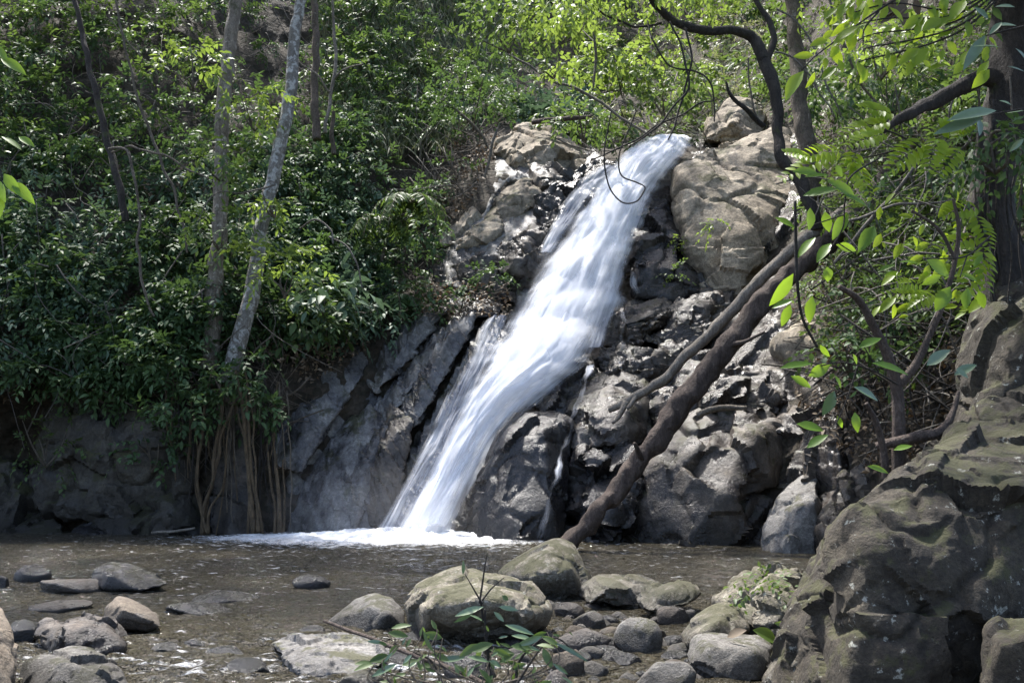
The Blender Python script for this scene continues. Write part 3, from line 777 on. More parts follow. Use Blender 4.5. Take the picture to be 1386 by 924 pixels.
stone('small grey stone between the brown wedge and the rounded mossy boulder', 918, 944, 824, 842, 'river_grey', 27)
stone('dark stone partly hidden by the large mossy boulder on its left foot', 540, 600, 846, 868, 'river_wet', 28)
stone('low dark stone beside the flat pale slab, towards the plant', 515, 575, 880, 905, 'river_wet', 29)
stone('dark stone under the foreground plant at the bottom', 600, 670, 880, 925, 'river_wet', 30)
stone('mossy stone at the bottom edge left of the foreground plant', 455, 520, 905, 940, 'mossy', 31)
rs = np.random.RandomState(77)
kk = 0
while kk < 95:
    x = rs.uniform(690, 960); y = rs.uniform(808, 925)
    if abs(x - 800) > 60 + (y - 808) * 1.1: continue
    s_ = rs.uniform(5, 19) * (0.5 + (y - 780) / 160)
    stone('small wet cobble on the gravel bar between the mossy boulders', x - s_, x + s_, y - s_ * 0.9, y, ['river_wet', 'river_brown', 'river_grey', 'river_tan'][kk % 4], 100 + kk, group='cobbles on the gravel bar', name='cobble', detail=3)
    kk += 1
# ---------------------------------------------------------------- water
m, t, out = nodes('stream_water')
b = NB(t)
tc = b.n('ShaderNodeTexCoord').outputs['Object']
p = b.n('ShaderNodeBsdfPrincipled', i_IOR=1.33, i_Roughness=0.06)
n0 = b.noise(tc, 0.5, 4, 0.6)
p.inputs['Specular IOR Level'].default_value = 0.8
col = b.ramp(n0, [(0.35, (0.036, 0.031, 0.019)), (0.65, (0.066, 0.057, 0.037))])
fl = b.n('ShaderNodeAttribute', attribute_name='cover').outputs['Fac']
fn = b.noise(b.mapping(tc, (0.55, 2.4, 1.0)), 7.0, 6, 0.62, 0.6)
fm = b.n('ShaderNodeMapRange', i_1=0.64, i_2=0.84); b.l(b.math('ADD', fn, fl), fm.inputs[0])
col = b.mix(fm.outputs[0], col, (0.72, 0.73, 0.74))
b.l(col, p.inputs['Base Color'])
b.l(b.math('ADD', 0.04, b.math('MULTIPLY', fm.outputs[0], 0.5)), p.inputs['Roughness'])
wv = b.noise(b.mapping(tc, (1.0, 1.3, 1.0)), 6.0, 4, 0.55, 0.8)
wv2 = b.noise(b.mapping(tc, (1.0, 1.5, 1.0)), 20.0, 3, 0.6, 0.5)
nor = b.bump(wv, 1.0, 0.14)
nor = b.bump(wv2, 1.0, 0.09, nor)
b.l(nor, p.inputs['Normal'])
b.l(p.outputs[0], out.inputs[0])
M['water'] = m

wx = np.concatenate([np.linspace(-40, -9.6, 10), np.arange(-9.5, 8.0, 0.06), np.linspace(8.2, 30, 8)])
wyv = np.concatenate([np.linspace(-6, 4.4, 10), 4.5 * (19.5 / 4.5) ** np.linspace(0, 1, 520)])
WX, WY = np.meshgrid(wx, wyv)
pts = np.stack([WX.ravel(), WY.ravel(), 0 * WX.ravel()], -1)


def water_z(p):
    x, y = p[:, 0], p[:, 1]
    rif = np.exp(-((y - 6.6 - 0.25 * x) / 1.6) ** 2) * (1 / (1 + np.exp((x - 0.3) * 3)))    # riffle in the left foreground
    pool = np.exp(-((np.hypot(x + 1.2, (y - 16) * 0.8)) / 3.5) ** 2)                          # agitated water under the fall
    a = 0.022 + 0.026 * rif + 0.035 * pool
    q = p * np.array([0.9, 1.7, 1])
    z = a * (1.2 * fbm(q * 2.2, 3, 61) + 0.8 * (1 - 2 * np.abs(noise(q * 5.5, 64))) + 0.25 * noise(q * 13, 66))
    return z


pts[:, 2] = water_z(pts)
x_, y_ = pts[:, 0], pts[:, 1]
wc = 0.22 * np.exp(-(np.hypot((x_ + 1.9) / 3.2, (y_ - 15.6) / 1.6)) ** 2) + 0.10 * np.exp(-((y_ - 6.4 - 0.25 * x_) / 1.3) ** 2) / (1 + np.exp((x_ - 0.4) * 4)) + 0.07 * np.exp(-((y_ - 11.5) / 4.5) ** 2)  # foam by fall and riffle; last term paints sky glints across the pool
wc = wc + np.clip(pts[:, 2] / 0.03, -1, 2) * 0.035 - 0.04
link('water', mesh_from('water', pts, [grid_faces(len(wx), len(wyv))], M['water'], attr={'cover': wc}), kind='structure')

# white water sheets
def white_mat(name, a_lo, a_hi, streak=(9.0, 0.55), seed=0.0, edge=0.16, tone=(0.86, 0.89, 0.96), dark=(0.42, 0.46, 0.58)):
    m, t, out = nodes(name)
    b = NB(t)
    uv = b.n('ShaderNodeUVMap', uv_map='uv').outputs[0]
    sx = b.n('ShaderNodeSeparateXYZ'); b.l(uv, sx.inputs[0])
    mp = b.n('ShaderNodeMapping'); mp.inputs['Scale'].default_value = (streak[0], streak[1], 1); mp.inputs['Location'].default_value = (seed, seed * 2, seed)
    b.l(uv, mp.inputs['Vector'])
    n1 = b.n('ShaderNodeTexNoise', i_Scale=1.0, i_Detail=7, i_Roughness=0.66, i_Distortion=0.5); b.l(mp.outputs[0], n1.inputs['Vector'])
    mp2 = b.n('ShaderNodeMapping'); mp2.inputs['Scale'].default_value = (streak[0] * 4, streak[1] * 1.1, 1); mp2.inputs['Location'].default_value = (seed * 3, 0, 0)
    b.l(uv, mp2.inputs['Vector'])
    n2 = b.n('ShaderNodeTexNoise', i_Scale=1.0, i_Detail=4, i_Roughness=0.6); b.l(mp2.outputs[0], n2.inputs['Vector'])
    at = b.n('ShaderNodeAttribute', attribute_name='cover').outputs['Fac']     # how solid the water is here
    mp3 = b.n('ShaderNodeMapping'); mp3.inputs['Scale'].default_value = (2.2, 1.0, 1); mp3.inputs['Location'].default_value = (seed, seed, 0)
    b.l(uv, mp3.inputs['Vector'])
    n3 = b.n('ShaderNodeTexNoise', i_Scale=1.0, i_Detail=4, i_Roughness=0.55); b.l(mp3.outputs[0], n3.inputs['Vector'])
    f = b.math('ADD', b.math('ADD', b.math('MULTIPLY', n1.outputs[0], 0.36), b.math('MULTIPLY', n2.outputs[0], 0.20)), b.math('MULTIPLY', n3.outputs[0], 0.44))
    thr = b.math('SUBTRACT', b.math('ADD', f, at), 1.0)
    mr = b.n('ShaderNodeMapRange', i_1=a_lo, i_2=a_hi); mr.interpolation_type = 'SMOOTHSTEP'
    b.l(thr, mr.inputs[0])
    alpha = mr.outputs[0]
    col = b.mix(b.ramp(b.math('ADD', b.math('MULTIPLY', n1.outputs[0], 0.45), b.math('MULTIPLY', n3.outputs[0], 0.55)), [(0.38, 0.0), (0.58, 1.0)]), dark, tone)
    bp = b.bump(f, 0.18, 0.06)
    d = b.n('ShaderNodeBsdfPrincipled', i_Roughness=0.9)
    d.inputs['Specular IOR Level'].default_value = 0.1
    b.l(col, d.inputs['Base Color']); b.l(bp, d.inputs['Normal'])
    tr = b.n('ShaderNodeBsdfTranslucent'); b.l(col, tr.inputs['Color']); b.l(bp, tr.inputs['Normal'])
    ms = b.n('ShaderNodeMixShader', i_0=0.3); b.l(d.outputs[0], ms.inputs[1]); b.l(tr.outputs[0], ms.inputs[2])
    tp = b.n('ShaderNodeBsdfTransparent')
    mx = b.n('ShaderNodeMixShader'); b.l(alpha, mx.inputs[0]); b.l(tp.outputs[0], mx.inputs[1]); b.l(ms.outputs[0], mx.inputs[2])
    b.l(mx.outputs[0], out.inputs[0])
    return m


M['fall_body'] = white_mat('white_water_body', 0.08, 0.56, (13.0, 0.55), 1.3, dark=(0.62, 0.65, 0.73), tone=(0.90, 0.92, 0.96))
M['fall_veil'] = white_mat('white_water_veil', 0.12, 0.62, (15.0, 0.40), 5.1, dark=(0.74, 0.76, 0.82), tone=(0.92, 0.93, 0.96))
M['fall_soft'] = white_mat('soft_spray_water', 0.12, 1.05, (3.0, 0.6), 3.7, tone=(0.93, 0.94, 0.97), dark=(0.75, 0.78, 0.85))
M['fall_thin'] = white_mat('thin_water_strands', 0.20, 0.72, (20.0, 0.8), 9.7, tone=(0.92, 0.93, 0.96))


def sheet(name, rows, mat, parent, loc, nu=60, step=0.05, bulge=0.18, amp=0.10, seed=0, cover=(1.0, 0.5), dy=0.0, ends=(0.1, 0.1)):
    """rows: (py, xl, xr, Y[, cover factor])"""
    r = np.array([list(q) + [1.0] * (5 - len(q)) for q in rows], float)
    L = P(r[:, 1], r[:, 0], r[:, 3] + dy); Rr = P(r[:, 2], r[:, 0], r[:, 3] + dy)
    mid = (L + Rr) / 2
    s = np.concatenate([[0], np.cumsum(np.linalg.norm(np.diff(mid, axis=0), axis=1))])
    n = max(int(s[-1] / step), 8)
    si = np.linspace(0, s[-1], n)
    def ip(a):
        k = np.stack([np.interp(si, s, a[:, i]) for i in range(a.shape[1])], -1)
        ker = np.hanning(max(5, n // 12 * 2 + 1)); ker /= ker.sum(); h = len(ker) // 2
        return np.stack([np.convolve(np.pad(k[:, i], h, mode='reflect', reflect_type='odd'), ker, 'valid') for i in range(k.shape[1])], -1)
    Li, Ri, cv = ip(L), ip(Rr), ip(r[:, 4:5])[:, 0]
    u = np.linspace(0, 1, nu)
    V = Li[:, None] * (1 - u[None, :, None]) + Ri[:, None] * u[None, :, None]
    out = np.array([0, -0.72, 0.55])
    if nu < 30:
        jx = 0.10 * noise(np.stack([si * 1.6, si * 0 + seed, si * 0], -1), 3) + 0.05 * noise(np.stack([si * 5, si * 0 + seed, si * 0], -1), 4)
        V[:, :, 0] += jx[:, None]
        cv = cv * (1.0 + 0.35 * noise(np.stack([si * 2.2, si * 0 + seed, si * 0], -1), 5))
    bul = bulge * np.sin(np.pi * u) ** 0.7
    V = V + out * bul[None, :, None]
    wdt = np.linalg.norm(Ri - Li, axis=1)
    UU = np.broadcast_to(u[None], (n, nu)); SS = np.broadcast_to(si[:, None], (n, nu))
    q = np.stack([(UU * wdt[:, None].mean() * 5.0).ravel(), SS.ravel() * 0.45, np.full(n * nu, seed)], -1)
    d = amp * 1.5 * np.abs(noise(q * np.array([0.30, 1.9, 1]), seed + 31)) + amp * (fbm(q, 4, seed + 5)) + amp * 0.5 * fbm(q * np.array([0.4, 2.0, 1]), 3, seed + 8)
    V = V.reshape(-1, 3) + out * d[:, None]
    jl = noise(np.stack([si * 1.1, si * 0 + seed * 3.3, si * 0], -1), 21) + 0.6 * noise(np.stack([si * 3.1, si * 0 + seed, si * 0], -1), 22)
    jr = noise(np.stack([si * 1.1, si * 0 + seed * 5.3, si * 0], -1), 23) + 0.6 * noise(np.stack([si * 3.1, si * 0 + seed, si * 0], -1), 24)
    e = np.minimum(UU - 0.11 * jl[:, None], 1 - UU - 0.11 * jr[:, None])
    c = cover[0] * cv[:, None] - cover[1] * np.clip(1 - e / 0.34, 0, 1) ** 1.2
    en = np.minimum(SS / max(ends[0], 1e-3), (si[-1] - SS) / max(ends[1], 1e-3))
    c = c - 0.6 * np.clip(1 - en, 0, 1)
    uv = np.stack([UU.ravel(), SS.ravel()], -1)
    # keep streak width in metres
    uv[:, 0] = (UU * wdt.mean()).ravel() * 0.8
    me = mesh_from(name, V - np.array(loc), [grid_faces(nu, n)], M[mat], uv=uv, attr={'cover': c.ravel()})
    return link(name, me, (0, 0, 0), parent)


base = P(590, 722, 16.2); base[2] = 0
fall = thing('waterfall', 'white waterfall sliding down the slanting rock face into the pool', 'waterfall', base)
MAIN = [(193,884,940,23.2),(200,862,934,21.7),(215,842,928,21.1),(240,816,905,20.5),(270,792,888,20.0),(310,768,872,19.4),(350,738,858,18.9),(400,703,845,18.3),(450,676,826,17.8),
        (490,652,812,17.2),(520,634,778,16.9),(560,612,716,16.6),(600,598,680,16.5),(650,578,650,16.2),(690,556,630,16.0),(735,528,612,15.8)]
MAIN = [(y, xl - 0.03 * (xr - xl), xr + 0.07 * (xr - xl), Y) for y, xl, xr, Y in MAIN]
sheet('main_cascade', MAIN, 'fall_body', fall, base, nu=90, bulge=0.26, amp=0.06, seed=1, cover=(1.16, 0.80), ends=(0.05, 0.05))
sheet('front_veil', [(y, xl + 0.06 * (xr - xl) - 8, xr - 0.05 * (xr - xl) + 8, Y) for y, xl, xr, Y in MAIN[1:]], 'fall_veil', fall, base, nu=80, bulge=0.42, amp=0.10, seed=2, cover=(0.96, 0.62), dy=-0.08)
sheet('spray_veil', [(y, xl - 0.12 * (xr - xl) - 3, xr + 0.06 * (xr - xl) + 3, Y) for y, xl, xr, Y in MAIN[2:]], 'fall_soft', fall, base, nu=60, bulge=0.40, amp=0.12, seed=12, cover=(1.02, 0.75), dy=-0.16)
sheet('side_veil', [(225,812,850,20.9),(250,775,822,20.4),(285,752,795,19.9),(320,735,770,19.4),(350,722,750,19.0)], 'fall_thin', fall, base, bulge=0.08, amp=0.06, seed=3, cover=(1.0, 0.5), dy=-0.15)
sheet('side_veil', [(262,855,892,20.2),(300,838,874,19.7),(340,822,858,19.2),(380,815,850,18.7),(430,800,835,18.2),(480,785,822,17.5)], 'fall_thin', fall, base, bulge=0.08, amp=0.08, seed=4, cover=(0.98, 0.5), dy=-0.2)
sheet('side_veil', [(345,842,856,18.9),(375,848,864,18.7),(405,852,872,18.5)], 'fall_thin', fall, base, nu=20, bulge=0.04, amp=0.03, seed=5, cover=(0.76, 0.4), dy=-0.15)
sheet('left_spray', [(430,655,700,18.1),(500,618,668,17.3),(560,590,640,16.8),(620,560,615,16.4),(680,520,590,16.0),(735,490,560,15.8)], 'fall_thin', fall, base, bulge=0.12, amp=0.12, seed=6, cover=(0.96, 0.5), dy=-0.1)
sheet('trickle', [(492,794,814,16.9),(520,784,798,16.5),(545,772,790,16.2),(575,768,779,15.9),(600,758,776,15.7),(630,752,764,15.3),(660,738,760,15.1),(700,731,746,15.0),(738,720,744,14.9)], 'fall_thin', fall, base, nu=16, bulge=0.04, amp=0.05, seed=7, cover=(0.80, 0.5), dy=-0.15)
sheet('trickle', [(400,833,846,18.4),(430,838,850,17.9),(460,834,850,17.5),(500,828,848,17.0)], 'fall_thin', fall, base, nu=14, bulge=0.03, amp=0.03, seed=8, cover=(0.74, 0.4), dy=-0.15)

# foam where the fall meets the pool
m, t, out = nodes('foam')
b = NB(t)
tc = b.n('ShaderNodeTexCoord').outputs['Object']
at = b.n('ShaderNodeAttribute', attribute_name='cover').outputs['Fac']
nz = b.noise(b.mapping(tc, (1.0, 1.0, 1.0)), 6.0, 8, 0.7)
thr = b.math('SUBTRACT', b.math('ADD', nz, at), 1.0)
mr = b.n('ShaderNodeMapRange', i_1=-0.15, i_2=0.42); b.l(thr, mr.inputs[0])
d = b.n('ShaderNodeBsdfPrincipled', i_Roughness=0.6); d.inputs['Base Color'].default_value = (0.93, 0.94, 0.95, 1)
b.l(b.bump(nz, 0.7, 0.08), d.inputs['Normal'])
tp = b.n('ShaderNodeBsdfTransparent')
mx = b.n('ShaderNodeMixShader'); b.l(mr.outputs[0], mx.inputs[0]); b.l(tp.outputs[0], mx.inputs[1]); b.l(d.outputs[0], mx.inputs[2])
b.l(mx.outputs[0], out.inputs[0])
M['foam'] = m
fx = np.arange(-6.5, 3.0, 0.04); fy = np.arange(13.6, 17.6, 0.04)
FX, FY = np.meshgrid(fx, fy)
q = np.stack([FX.ravel(), FY.ravel(), 0 * FX.ravel()], -1)
d1 = np.hypot((q[:, 0] + 1.75) / 1.9, (q[:, 1] - 15.6) / 0.95)
d2 = np.hypot((q[:, 0] + 2.7) / 1.6, (q[:, 1] - 15.7) / 0.6)
cov = 1.05 - 0.42 * np.minimum(d1, d2 + 0.05) ** 1.3
z = water_z(q) + 0.02 + np.clip(1.2 - d1, 0, 1) ** 1.5 * (0.10 + 0.07 * fbm(q * 1.6, 2, 88) + 0.025 * noise(q * 9, 90)) + np.clip(1.2 - d2, 0, 1) * (0.015 + 0.02 * fbm(q * 2, 2, 89) + 0.015 * noise(q * 10, 91))
q[:, 2] = z
link('foam', mesh_from('foam', q, [grid_faces(len(fx), len(fy))], M['foam'], attr={'cover': np.clip(cov, 0, 1)}), kind='stuff')

# drifting spray at the foot of the fall
m, t, out = nodes('spray_mist')
b = NB(t)
tc = b.n('ShaderNodeTexCoord').outputs['Object']
gr = b.n('ShaderNodeTexGradient', gradient_type='SPHERICAL'); b.l(tc, gr.inputs[0])
pv = b.n('ShaderNodeVolumePrincipled'); pv.inputs['Color'].default_value = (0.95, 0.96, 1.0, 1)
b.l(b.math('MULTIPLY', b.math('POWER', gr.outputs['Fac'], 1.3), 0.12), pv.inputs['Density'])
b.l(pv.outputs[0], out.inputs['Volume'])
M['mist'] = m
bm = bmesh.new(); bmesh.ops.create_icosphere(bm, subdivisions=3, radius=1.0)
me = bpy.data.meshes.new('mist'); bm.to_mesh(me); bm.free(); me.materials.append(m)
o = link('mist', me, (-2.1, 15.5, 0.45), kind='stuff'); o.scale = (2.2, 0.9, 0.9)
# ---------------------------------------------------------------- foliage helpers
def leaf_mat(name, a, c, trans=0.35, rough=0.42, glow=(0.30, 0.42, 0.04), spec=0.5):
    m, t, out = nodes(name)
    b = NB(t)
    at = b.n('ShaderNodeAttribute', attribute_name='tint').outputs['Fac']
    col = b.mix(at, a, c)
    tc = b.n('ShaderNodeTexCoord').outputs['Object']
    col = b.mix(0.35, col, b.ramp(b.noise(tc, 30, 3), [(0.3, 0.7), (0.7, 1.25)]), 'MULTIPLY')
    p = b.n('ShaderNodeBsdfPrincipled', i_Roughness=rough)
    p.inputs['Specular IOR Level'].default_value = spec
    b.l(col, p.inputs['Base Color'])
    tr = b.n('ShaderNodeBsdfTranslucent')
    b.l(b.mix(0.5, col, glow), tr.inputs['Color'])
    ms = b.n('ShaderNodeMixShader', i_0=trans)
    b.l(p.outputs[0], ms.inputs[1]); b.l(tr.outputs[0], ms.inputs[2]); b.l(ms.outputs[0], out.inputs[0])
    return m


def bark_mat(name, a, c, spots=None, scale=1.0, moss=0.0, lo=0.55):
    m, t, out = nodes(name)
    b = NB(t)
    tc = b.n('ShaderNodeTexCoord').outputs['Object']
    n1 = b.noise(b.mapping(tc, (1, 1, 0.25)), 14 * scale, 7, 0.7, 0.4)
    col = b.ramp(n1, [(0.32, a), (0.66, c)])
    n3 = b.noise(tc, 3.5 * scale, 6, 0.65)
    col = b.mix(0.6, col, b.ramp(n3, [(0.3, 0.5), (0.6, 1.1)]), 'MULTIPLY')
    if spots:
        n2 = b.noise(tc, 8 * scale, 6, 0.6, 0.3)
        col = b.mix(b.ramp(n2, [(lo, 0.0), (lo + 0.07, 0.85)]), col, spots)
    if moss:
        col = b.mix(b.ramp(b.noise(tc, 4, 6, 0.65), [(0.62 - 0.2 * moss, 0.0), (0.72 - 0.2 * moss, 0.8)]), col, (0.05, 0.06, 0.015))
    nf = b.noise(b.mapping(tc, (1, 1, 0.4)), 55 * scale, 4, 0.7)
    col = b.mix(0.75, col, b.ramp(nf, [(0.32, 0.4), (0.52, 1.0), (0.7, 1.5)]), 'MULTIPLY')
    nor = b.bump(n1, 1.0, 0.06)
    nor = b.bump(n3, 0.7, 0.08, nor)
    nor = b.bump(nf, 0.7, 0.015, nor)
    p = b.n('ShaderNodeBsdfPrincipled', i_Roughness=0.85)
    b.l(col, p.inputs['Base Color']); b.l(nor, p.inputs['Normal']); b.l(p.outputs[0], out.inputs[0])
    return m


M['leaf_dark'] = leaf_mat('dark_glossy_leaf', (0.028, 0.062, 0.024), (0.092, 0.152, 0.058), 0.28, 0.55, (0.16, 0.27, 0.05), 0.3)
M['leaf_blue'] = leaf_mat('blue_green_leaf', (0.045, 0.088, 0.050), (0.12, 0.18, 0.115), 0.2, 0.55, (0.14, 0.23, 0.10), 0.3)
M['leaf_mid'] = leaf_mat('mid_green_leaf', (0.040, 0.078, 0.022), (0.105, 0.155, 0.055), 0.35, 0.5, (0.22, 0.34, 0.05), 0.35)
M['leaf_bright'] = leaf_mat('bright_yellow_green_leaf', (0.070, 0.125, 0.024), (0.155, 0.22, 0.055), 0.45, 0.45, (0.38, 0.52, 0.07))
M['leaf_grass'] = leaf_mat('pale_grass_blade', (0.10, 0.12, 0.055), (0.24, 0.25, 0.14), 0.35, 0.5, (0.32, 0.36, 0.12))
M['leaf_litter'] = leaf_mat('dry_leaf', (0.06, 0.042, 0.025), (0.20, 0.15, 0.095), 0.1, 0.7, (0.3, 0.15, 0.05))
M['leaf_lime'] = leaf_mat('lime_leaf', (0.12, 0.21, 0.016), (0.25, 0.36, 0.03), 0.6, 0.4, (0.65, 0.85, 0.05))
M['leaf_sprig'] = leaf_mat('fresh_oval_leaf', (0.06, 0.14, 0.016), (0.14, 0.26, 0.026), 0.5, 0.36, (0.42, 0.62, 0.04))
M['leaf_glossy'] = leaf_mat('leathery_blue_leaf', (0.055, 0.105, 0.042), (0.125, 0.185, 0.09), 0.1, 0.3, (0.1, 0.2, 0.08), 0.8)
M['bark_pale'] = bark_mat('lichened_pale_bark', (0.14, 0.125, 0.105), (0.27, 0.25, 0.22), (0.50, 0.49, 0.46), lo=0.50)
M['bark_brown'] = bark_mat('brown_bark', (0.075, 0.055, 0.04), (0.16, 0.125, 0.095), (0.26, 0.23, 0.19), lo=0.60, moss=0.3)
M['bark_tan'] = bark_mat('tan_bark', (0.13, 0.105, 0.08), (0.28, 0.24, 0.19), (0.44, 0.40, 0.34), lo=0.56, moss=0.2)
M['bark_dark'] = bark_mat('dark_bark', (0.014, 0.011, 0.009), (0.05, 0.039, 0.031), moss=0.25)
M['bark_log'] = bark_mat('rough_log_bark', (0.045, 0.03, 0.024), (0.13, 0.095, 0.075), (0.20, 0.16, 0.13), lo=0.62, scale=1.3)
M['bark_grey'] = bark_mat('bare_grey_wood', (0.16, 0.135, 0.105), (0.30, 0.265, 0.22), scale=1.4)
M['vine'] = bark_mat('woody_vine_bark', (0.09, 0.07, 0.05), (0.22, 0.185, 0.14), scale=2)
M['vine_dark'] = bark_mat('dark_vine_bark', (0.022, 0.018, 0.015), (0.05, 0.042, 0.035), scale=2)
M['root'] = bark_mat('ochre_root_bark', (0.065, 0.045, 0.026), (0.19, 0.135, 0.075), scale=2, moss=0.1)
M['twig'] = bark_mat('dry_twig_bark', (0.10, 0.085, 0.07), (0.25, 0.225, 0.19), scale=2)

RS = np.random.RandomState(11)


class Leaves:
    """collects leaves (base, direction, up, length, width, tint) and builds them as one folded-leaf mesh"""
    def __init__(s): s.a = []
    def add(s, B, Dr, U, L, W, T=None, curl=0.25):
        B = np.atleast_2d(np.asarray(B, float)); n = len(B)
        Dr = np.broadcast_to(unit(Dr), (n, 3)); U = np.broadcast_to(np.asarray(U, float), (n, 3))
        L = np.broadcast_to(np.asarray(L, float), (n,)); W = np.broadcast_to(np.asarray(W, float), (n,))
        T = RS.uniform(0, 1, n) if T is None else np.broadcast_to(np.asarray(T, float), (n,))
        s.a.append((B, Dr, U, L, W, T, np.broadcast_to(np.asarray(curl, float), (n,))))
        return s
    def count(s): return sum(len(q[0]) for q in s.a)
    def build(s, name, mat, loc=(0, 0, 0), fine=False):
        B, Dr, U, L, W, T, Cu = [np.concatenate([q[i] for q in s.a]) for i in range(7)]
        side = unit(np.cross(Dr, U)); up = np.cross(side, Dr)
        if fine: prof = [(0, 0), (0.12, 0.38), (0.3, 0.9), (0.5, 1.0), (0.7, 0.8), (0.87, 0.42), (1.0, 0.0)]
        else: prof = [(0, 0), (0.38, 1.0), (0.70, 0.72), (1.0, 0.0)]
        parts = []
        for t, wv in prof:
            mid = B + Dr * (L * t)[:, None] - up * (L * Cu * t * t)[:, None]
            if wv == 0: parts.append(mid)
            else:
                e = side * (W * 0.5 * wv)[:, None]; lift = up * (W * 0.16 * wv)[:, None]
                parts += [mid - e + lift, mid, mid + e + lift]
        n = len(B); k = len(parts)
        V = np.stack(parts, 1).reshape(-1, 3)
        o = (np.arange(n) * k)[:, None]
        tri, quad = [], []
        m_ = len(prof) - 2
        tri += [(0, 2, 1), (0, 3, 2)]
        for j in range(m_ - 1):
            a = 1 + 3 * j; c = a + 3
            quad += [(a, a + 1, c + 1, c), (a + 1, a + 2, c + 2, c + 1)]
        a = 1 + 3 * (m_ - 1); e = a + 3
        tri += [(a, a + 1, e), (a + 1, a + 2, e)]
        f3 = np.concatenate([o + np.array(q)[None] for q in tri]); f4 = np.concatenate([o + np.array(q)[None] for q in quad])
        return mesh_from(name, V - np.asarray(loc, float), [f3, f4], M[mat], attr={'tint': np.repeat(T, k)})


def rand_unit(n): return unit(RS.normal(size=(n, 3)))


def sprigs(lv, pos, outw, K=7, L=0.13, W=0.055, spread=0.9, droop=0.35, rach=0.30, tint=None, jit=0.25):
    """leafy twigs: K leaves set alternately along a drooping rachis that starts at every pos"""
    n = len(pos)
    d = unit(outw * 0.8 + rand_unit(n) * spread + np.array([0, 0, -droop]))
    s = unit(np.cross(d, np.array([0, 0, 1.0]) + RS.normal(size=(n, 3)) * 0.3))
    up = unit(np.cross(s, d) + np.array([0, 0, 0.6]))
    rl = rach * RS.uniform(0.6, 1.4, n)
    tb = RS.uniform(0, 1, n) if tint is None else tint
    for k in range(K):
        t = (k + 0.6) / K
        b = pos + d * (rl * t)[:, None] - np.array([0, 0, 1.0]) * (rl * 0.35 * t * t)[:, None]
        sg = 1 if k % 2 else -1
        if k == K - 1: dr = d
        else: dr = d * 0.75 + s * sg
        dr = unit(dr + RS.normal(size=(n, 3)) * jit - np.array([0, 0, 0.18]))
        l = L * RS.uniform(0.65, 1.3, n)
        lv.add(b, dr, up + RS.normal(size=(n, 3)) * 0.3, l, l * (W / L), np.clip(tb * 0.7 + RS.uniform(0, 0.3, n), 0, 1), RS.uniform(0.05, 0.45, n))


def tube(path, rad, sides=8, wob=0.0, seed=0, samples=None):
    """verts, faces of a swept tube through path (n,3) with radii"""
    path = np.asarray(path, float); rad = np.broadcast_to(np.asarray(rad, float), (len(path),))
    if samples:
        s = np.concatenate([[0], np.cumsum(np.linalg.norm(np.diff(path, axis=0), axis=1))])
        t = np.linspace(0, s[-1], samples)
        q = np.concatenate([[2 * path[0] - path[1]], path, [2 * path[-1] - path[-2]]])
        idx = np.clip(np.searchsorted(s, t, side='right') - 1, 0, len(path) - 2)
        u = ((t - s[idx]) / np.maximum(s[idx + 1] - s[idx], 1e-9))[:, None]
        p0, p1, p2, p3 = q[idx], q[idx + 1], q[idx + 2], q[idx + 3]
        newp = 0.5 * (2 * p1 + (p2 - p0) * u + (2 * p0 - 5 * p1 + 4 * p2 - p3) * u * u + (3 * p1 - p0 - 3 * p2 + p3) * u ** 3)
        rad = np.interp(t, s, rad)
        path = newp
    if wob:
        path = path + wob * np.stack([noise(path * 2.1 + 3 * i, seed + i) for i in range(3)], -1)
    n = len(path)
    T = unit(np.gradient(path, axis=0))
    ref = np.array([0.0, 1.0, 0.0]) if abs(T[:, 1].mean()) < 0.8 else np.array([1.0, 0, 0])
    A = unit(np.cross(T, ref)); Bn = np.cross(T, A)
    an = np.linspace(0, 2 * np.pi, sides, endpoint=False)
    V = path[:, None] + rad[:, None, None] * (np.cos(an)[None, :, None] * A[:, None] + np.sin(an)[None, :, None] * Bn[:, None])
    idx = np.arange(n * sides).reshape(n, sides)
    f = np.stack([idx[:-1], np.roll(idx[:-1], -1, 1), np.roll(idx[1:], -1, 1), idx[1:]], -1).reshape(-1, 4)
    V = V.reshape(-1, 3)
    V = np.concatenate([V, path[:1], path[-1:]])
    c0, c1 = n * sides, n * sides + 1
    cap = np.concatenate([np.stack([np.full(sides, c0), np.roll(idx[0], -1), idx[0]], -1), np.stack([np.full(sides, c1), idx[-1], np.roll(idx[-1], -1)], -1)])
    return V, f, cap


class Tubes:
    def __init__(s): s.V, s.q, s.t, s.n = [], [], [], 0
    def add(s, path, rad, **k):
        V, f, c = tube(path, rad, **k)
        s.V.append(V); s.q.append(f + s.n); s.t.append(c + s.n); s.n += len(V)
        return s
    def build(s, name, mat, loc=(0, 0, 0), rough=0.0, seed=0):
        V = np.concatenate(s.V)
        if rough:
            # push along noise for knots and bark plates
            V = V + rough * np.stack([noise(V * np.array([6, 6, 3]), seed + i) for i in range(3)], -1)
        return mesh_from(name, V - np.asarray(loc, float), [np.concatenate(s.q), np.concatenate(s.t)], M[mat])


def pxpath(lst):
    """[(px, py, Y, width px)] -> points, radii"""
    a = np.array(lst, float)
    return P(a[:, 0], a[:, 1], a[:, 2]), a[:, 3] / 2 * a[:, 2] / F


def inpoly(x, y, poly):
    poly = np.array(poly, float); ins = np.zeros(len(x), bool)
    for i in range(len(poly)):
        a, c = poly[i], poly[(i + 1) % len(poly)]
        ins ^= ((a[1] > y) != (c[1] > y)) & (x < (c[0] - a[0]) * (y - a[1]) / (c[1] - a[1] + 1e-9) + a[0])
    return ins


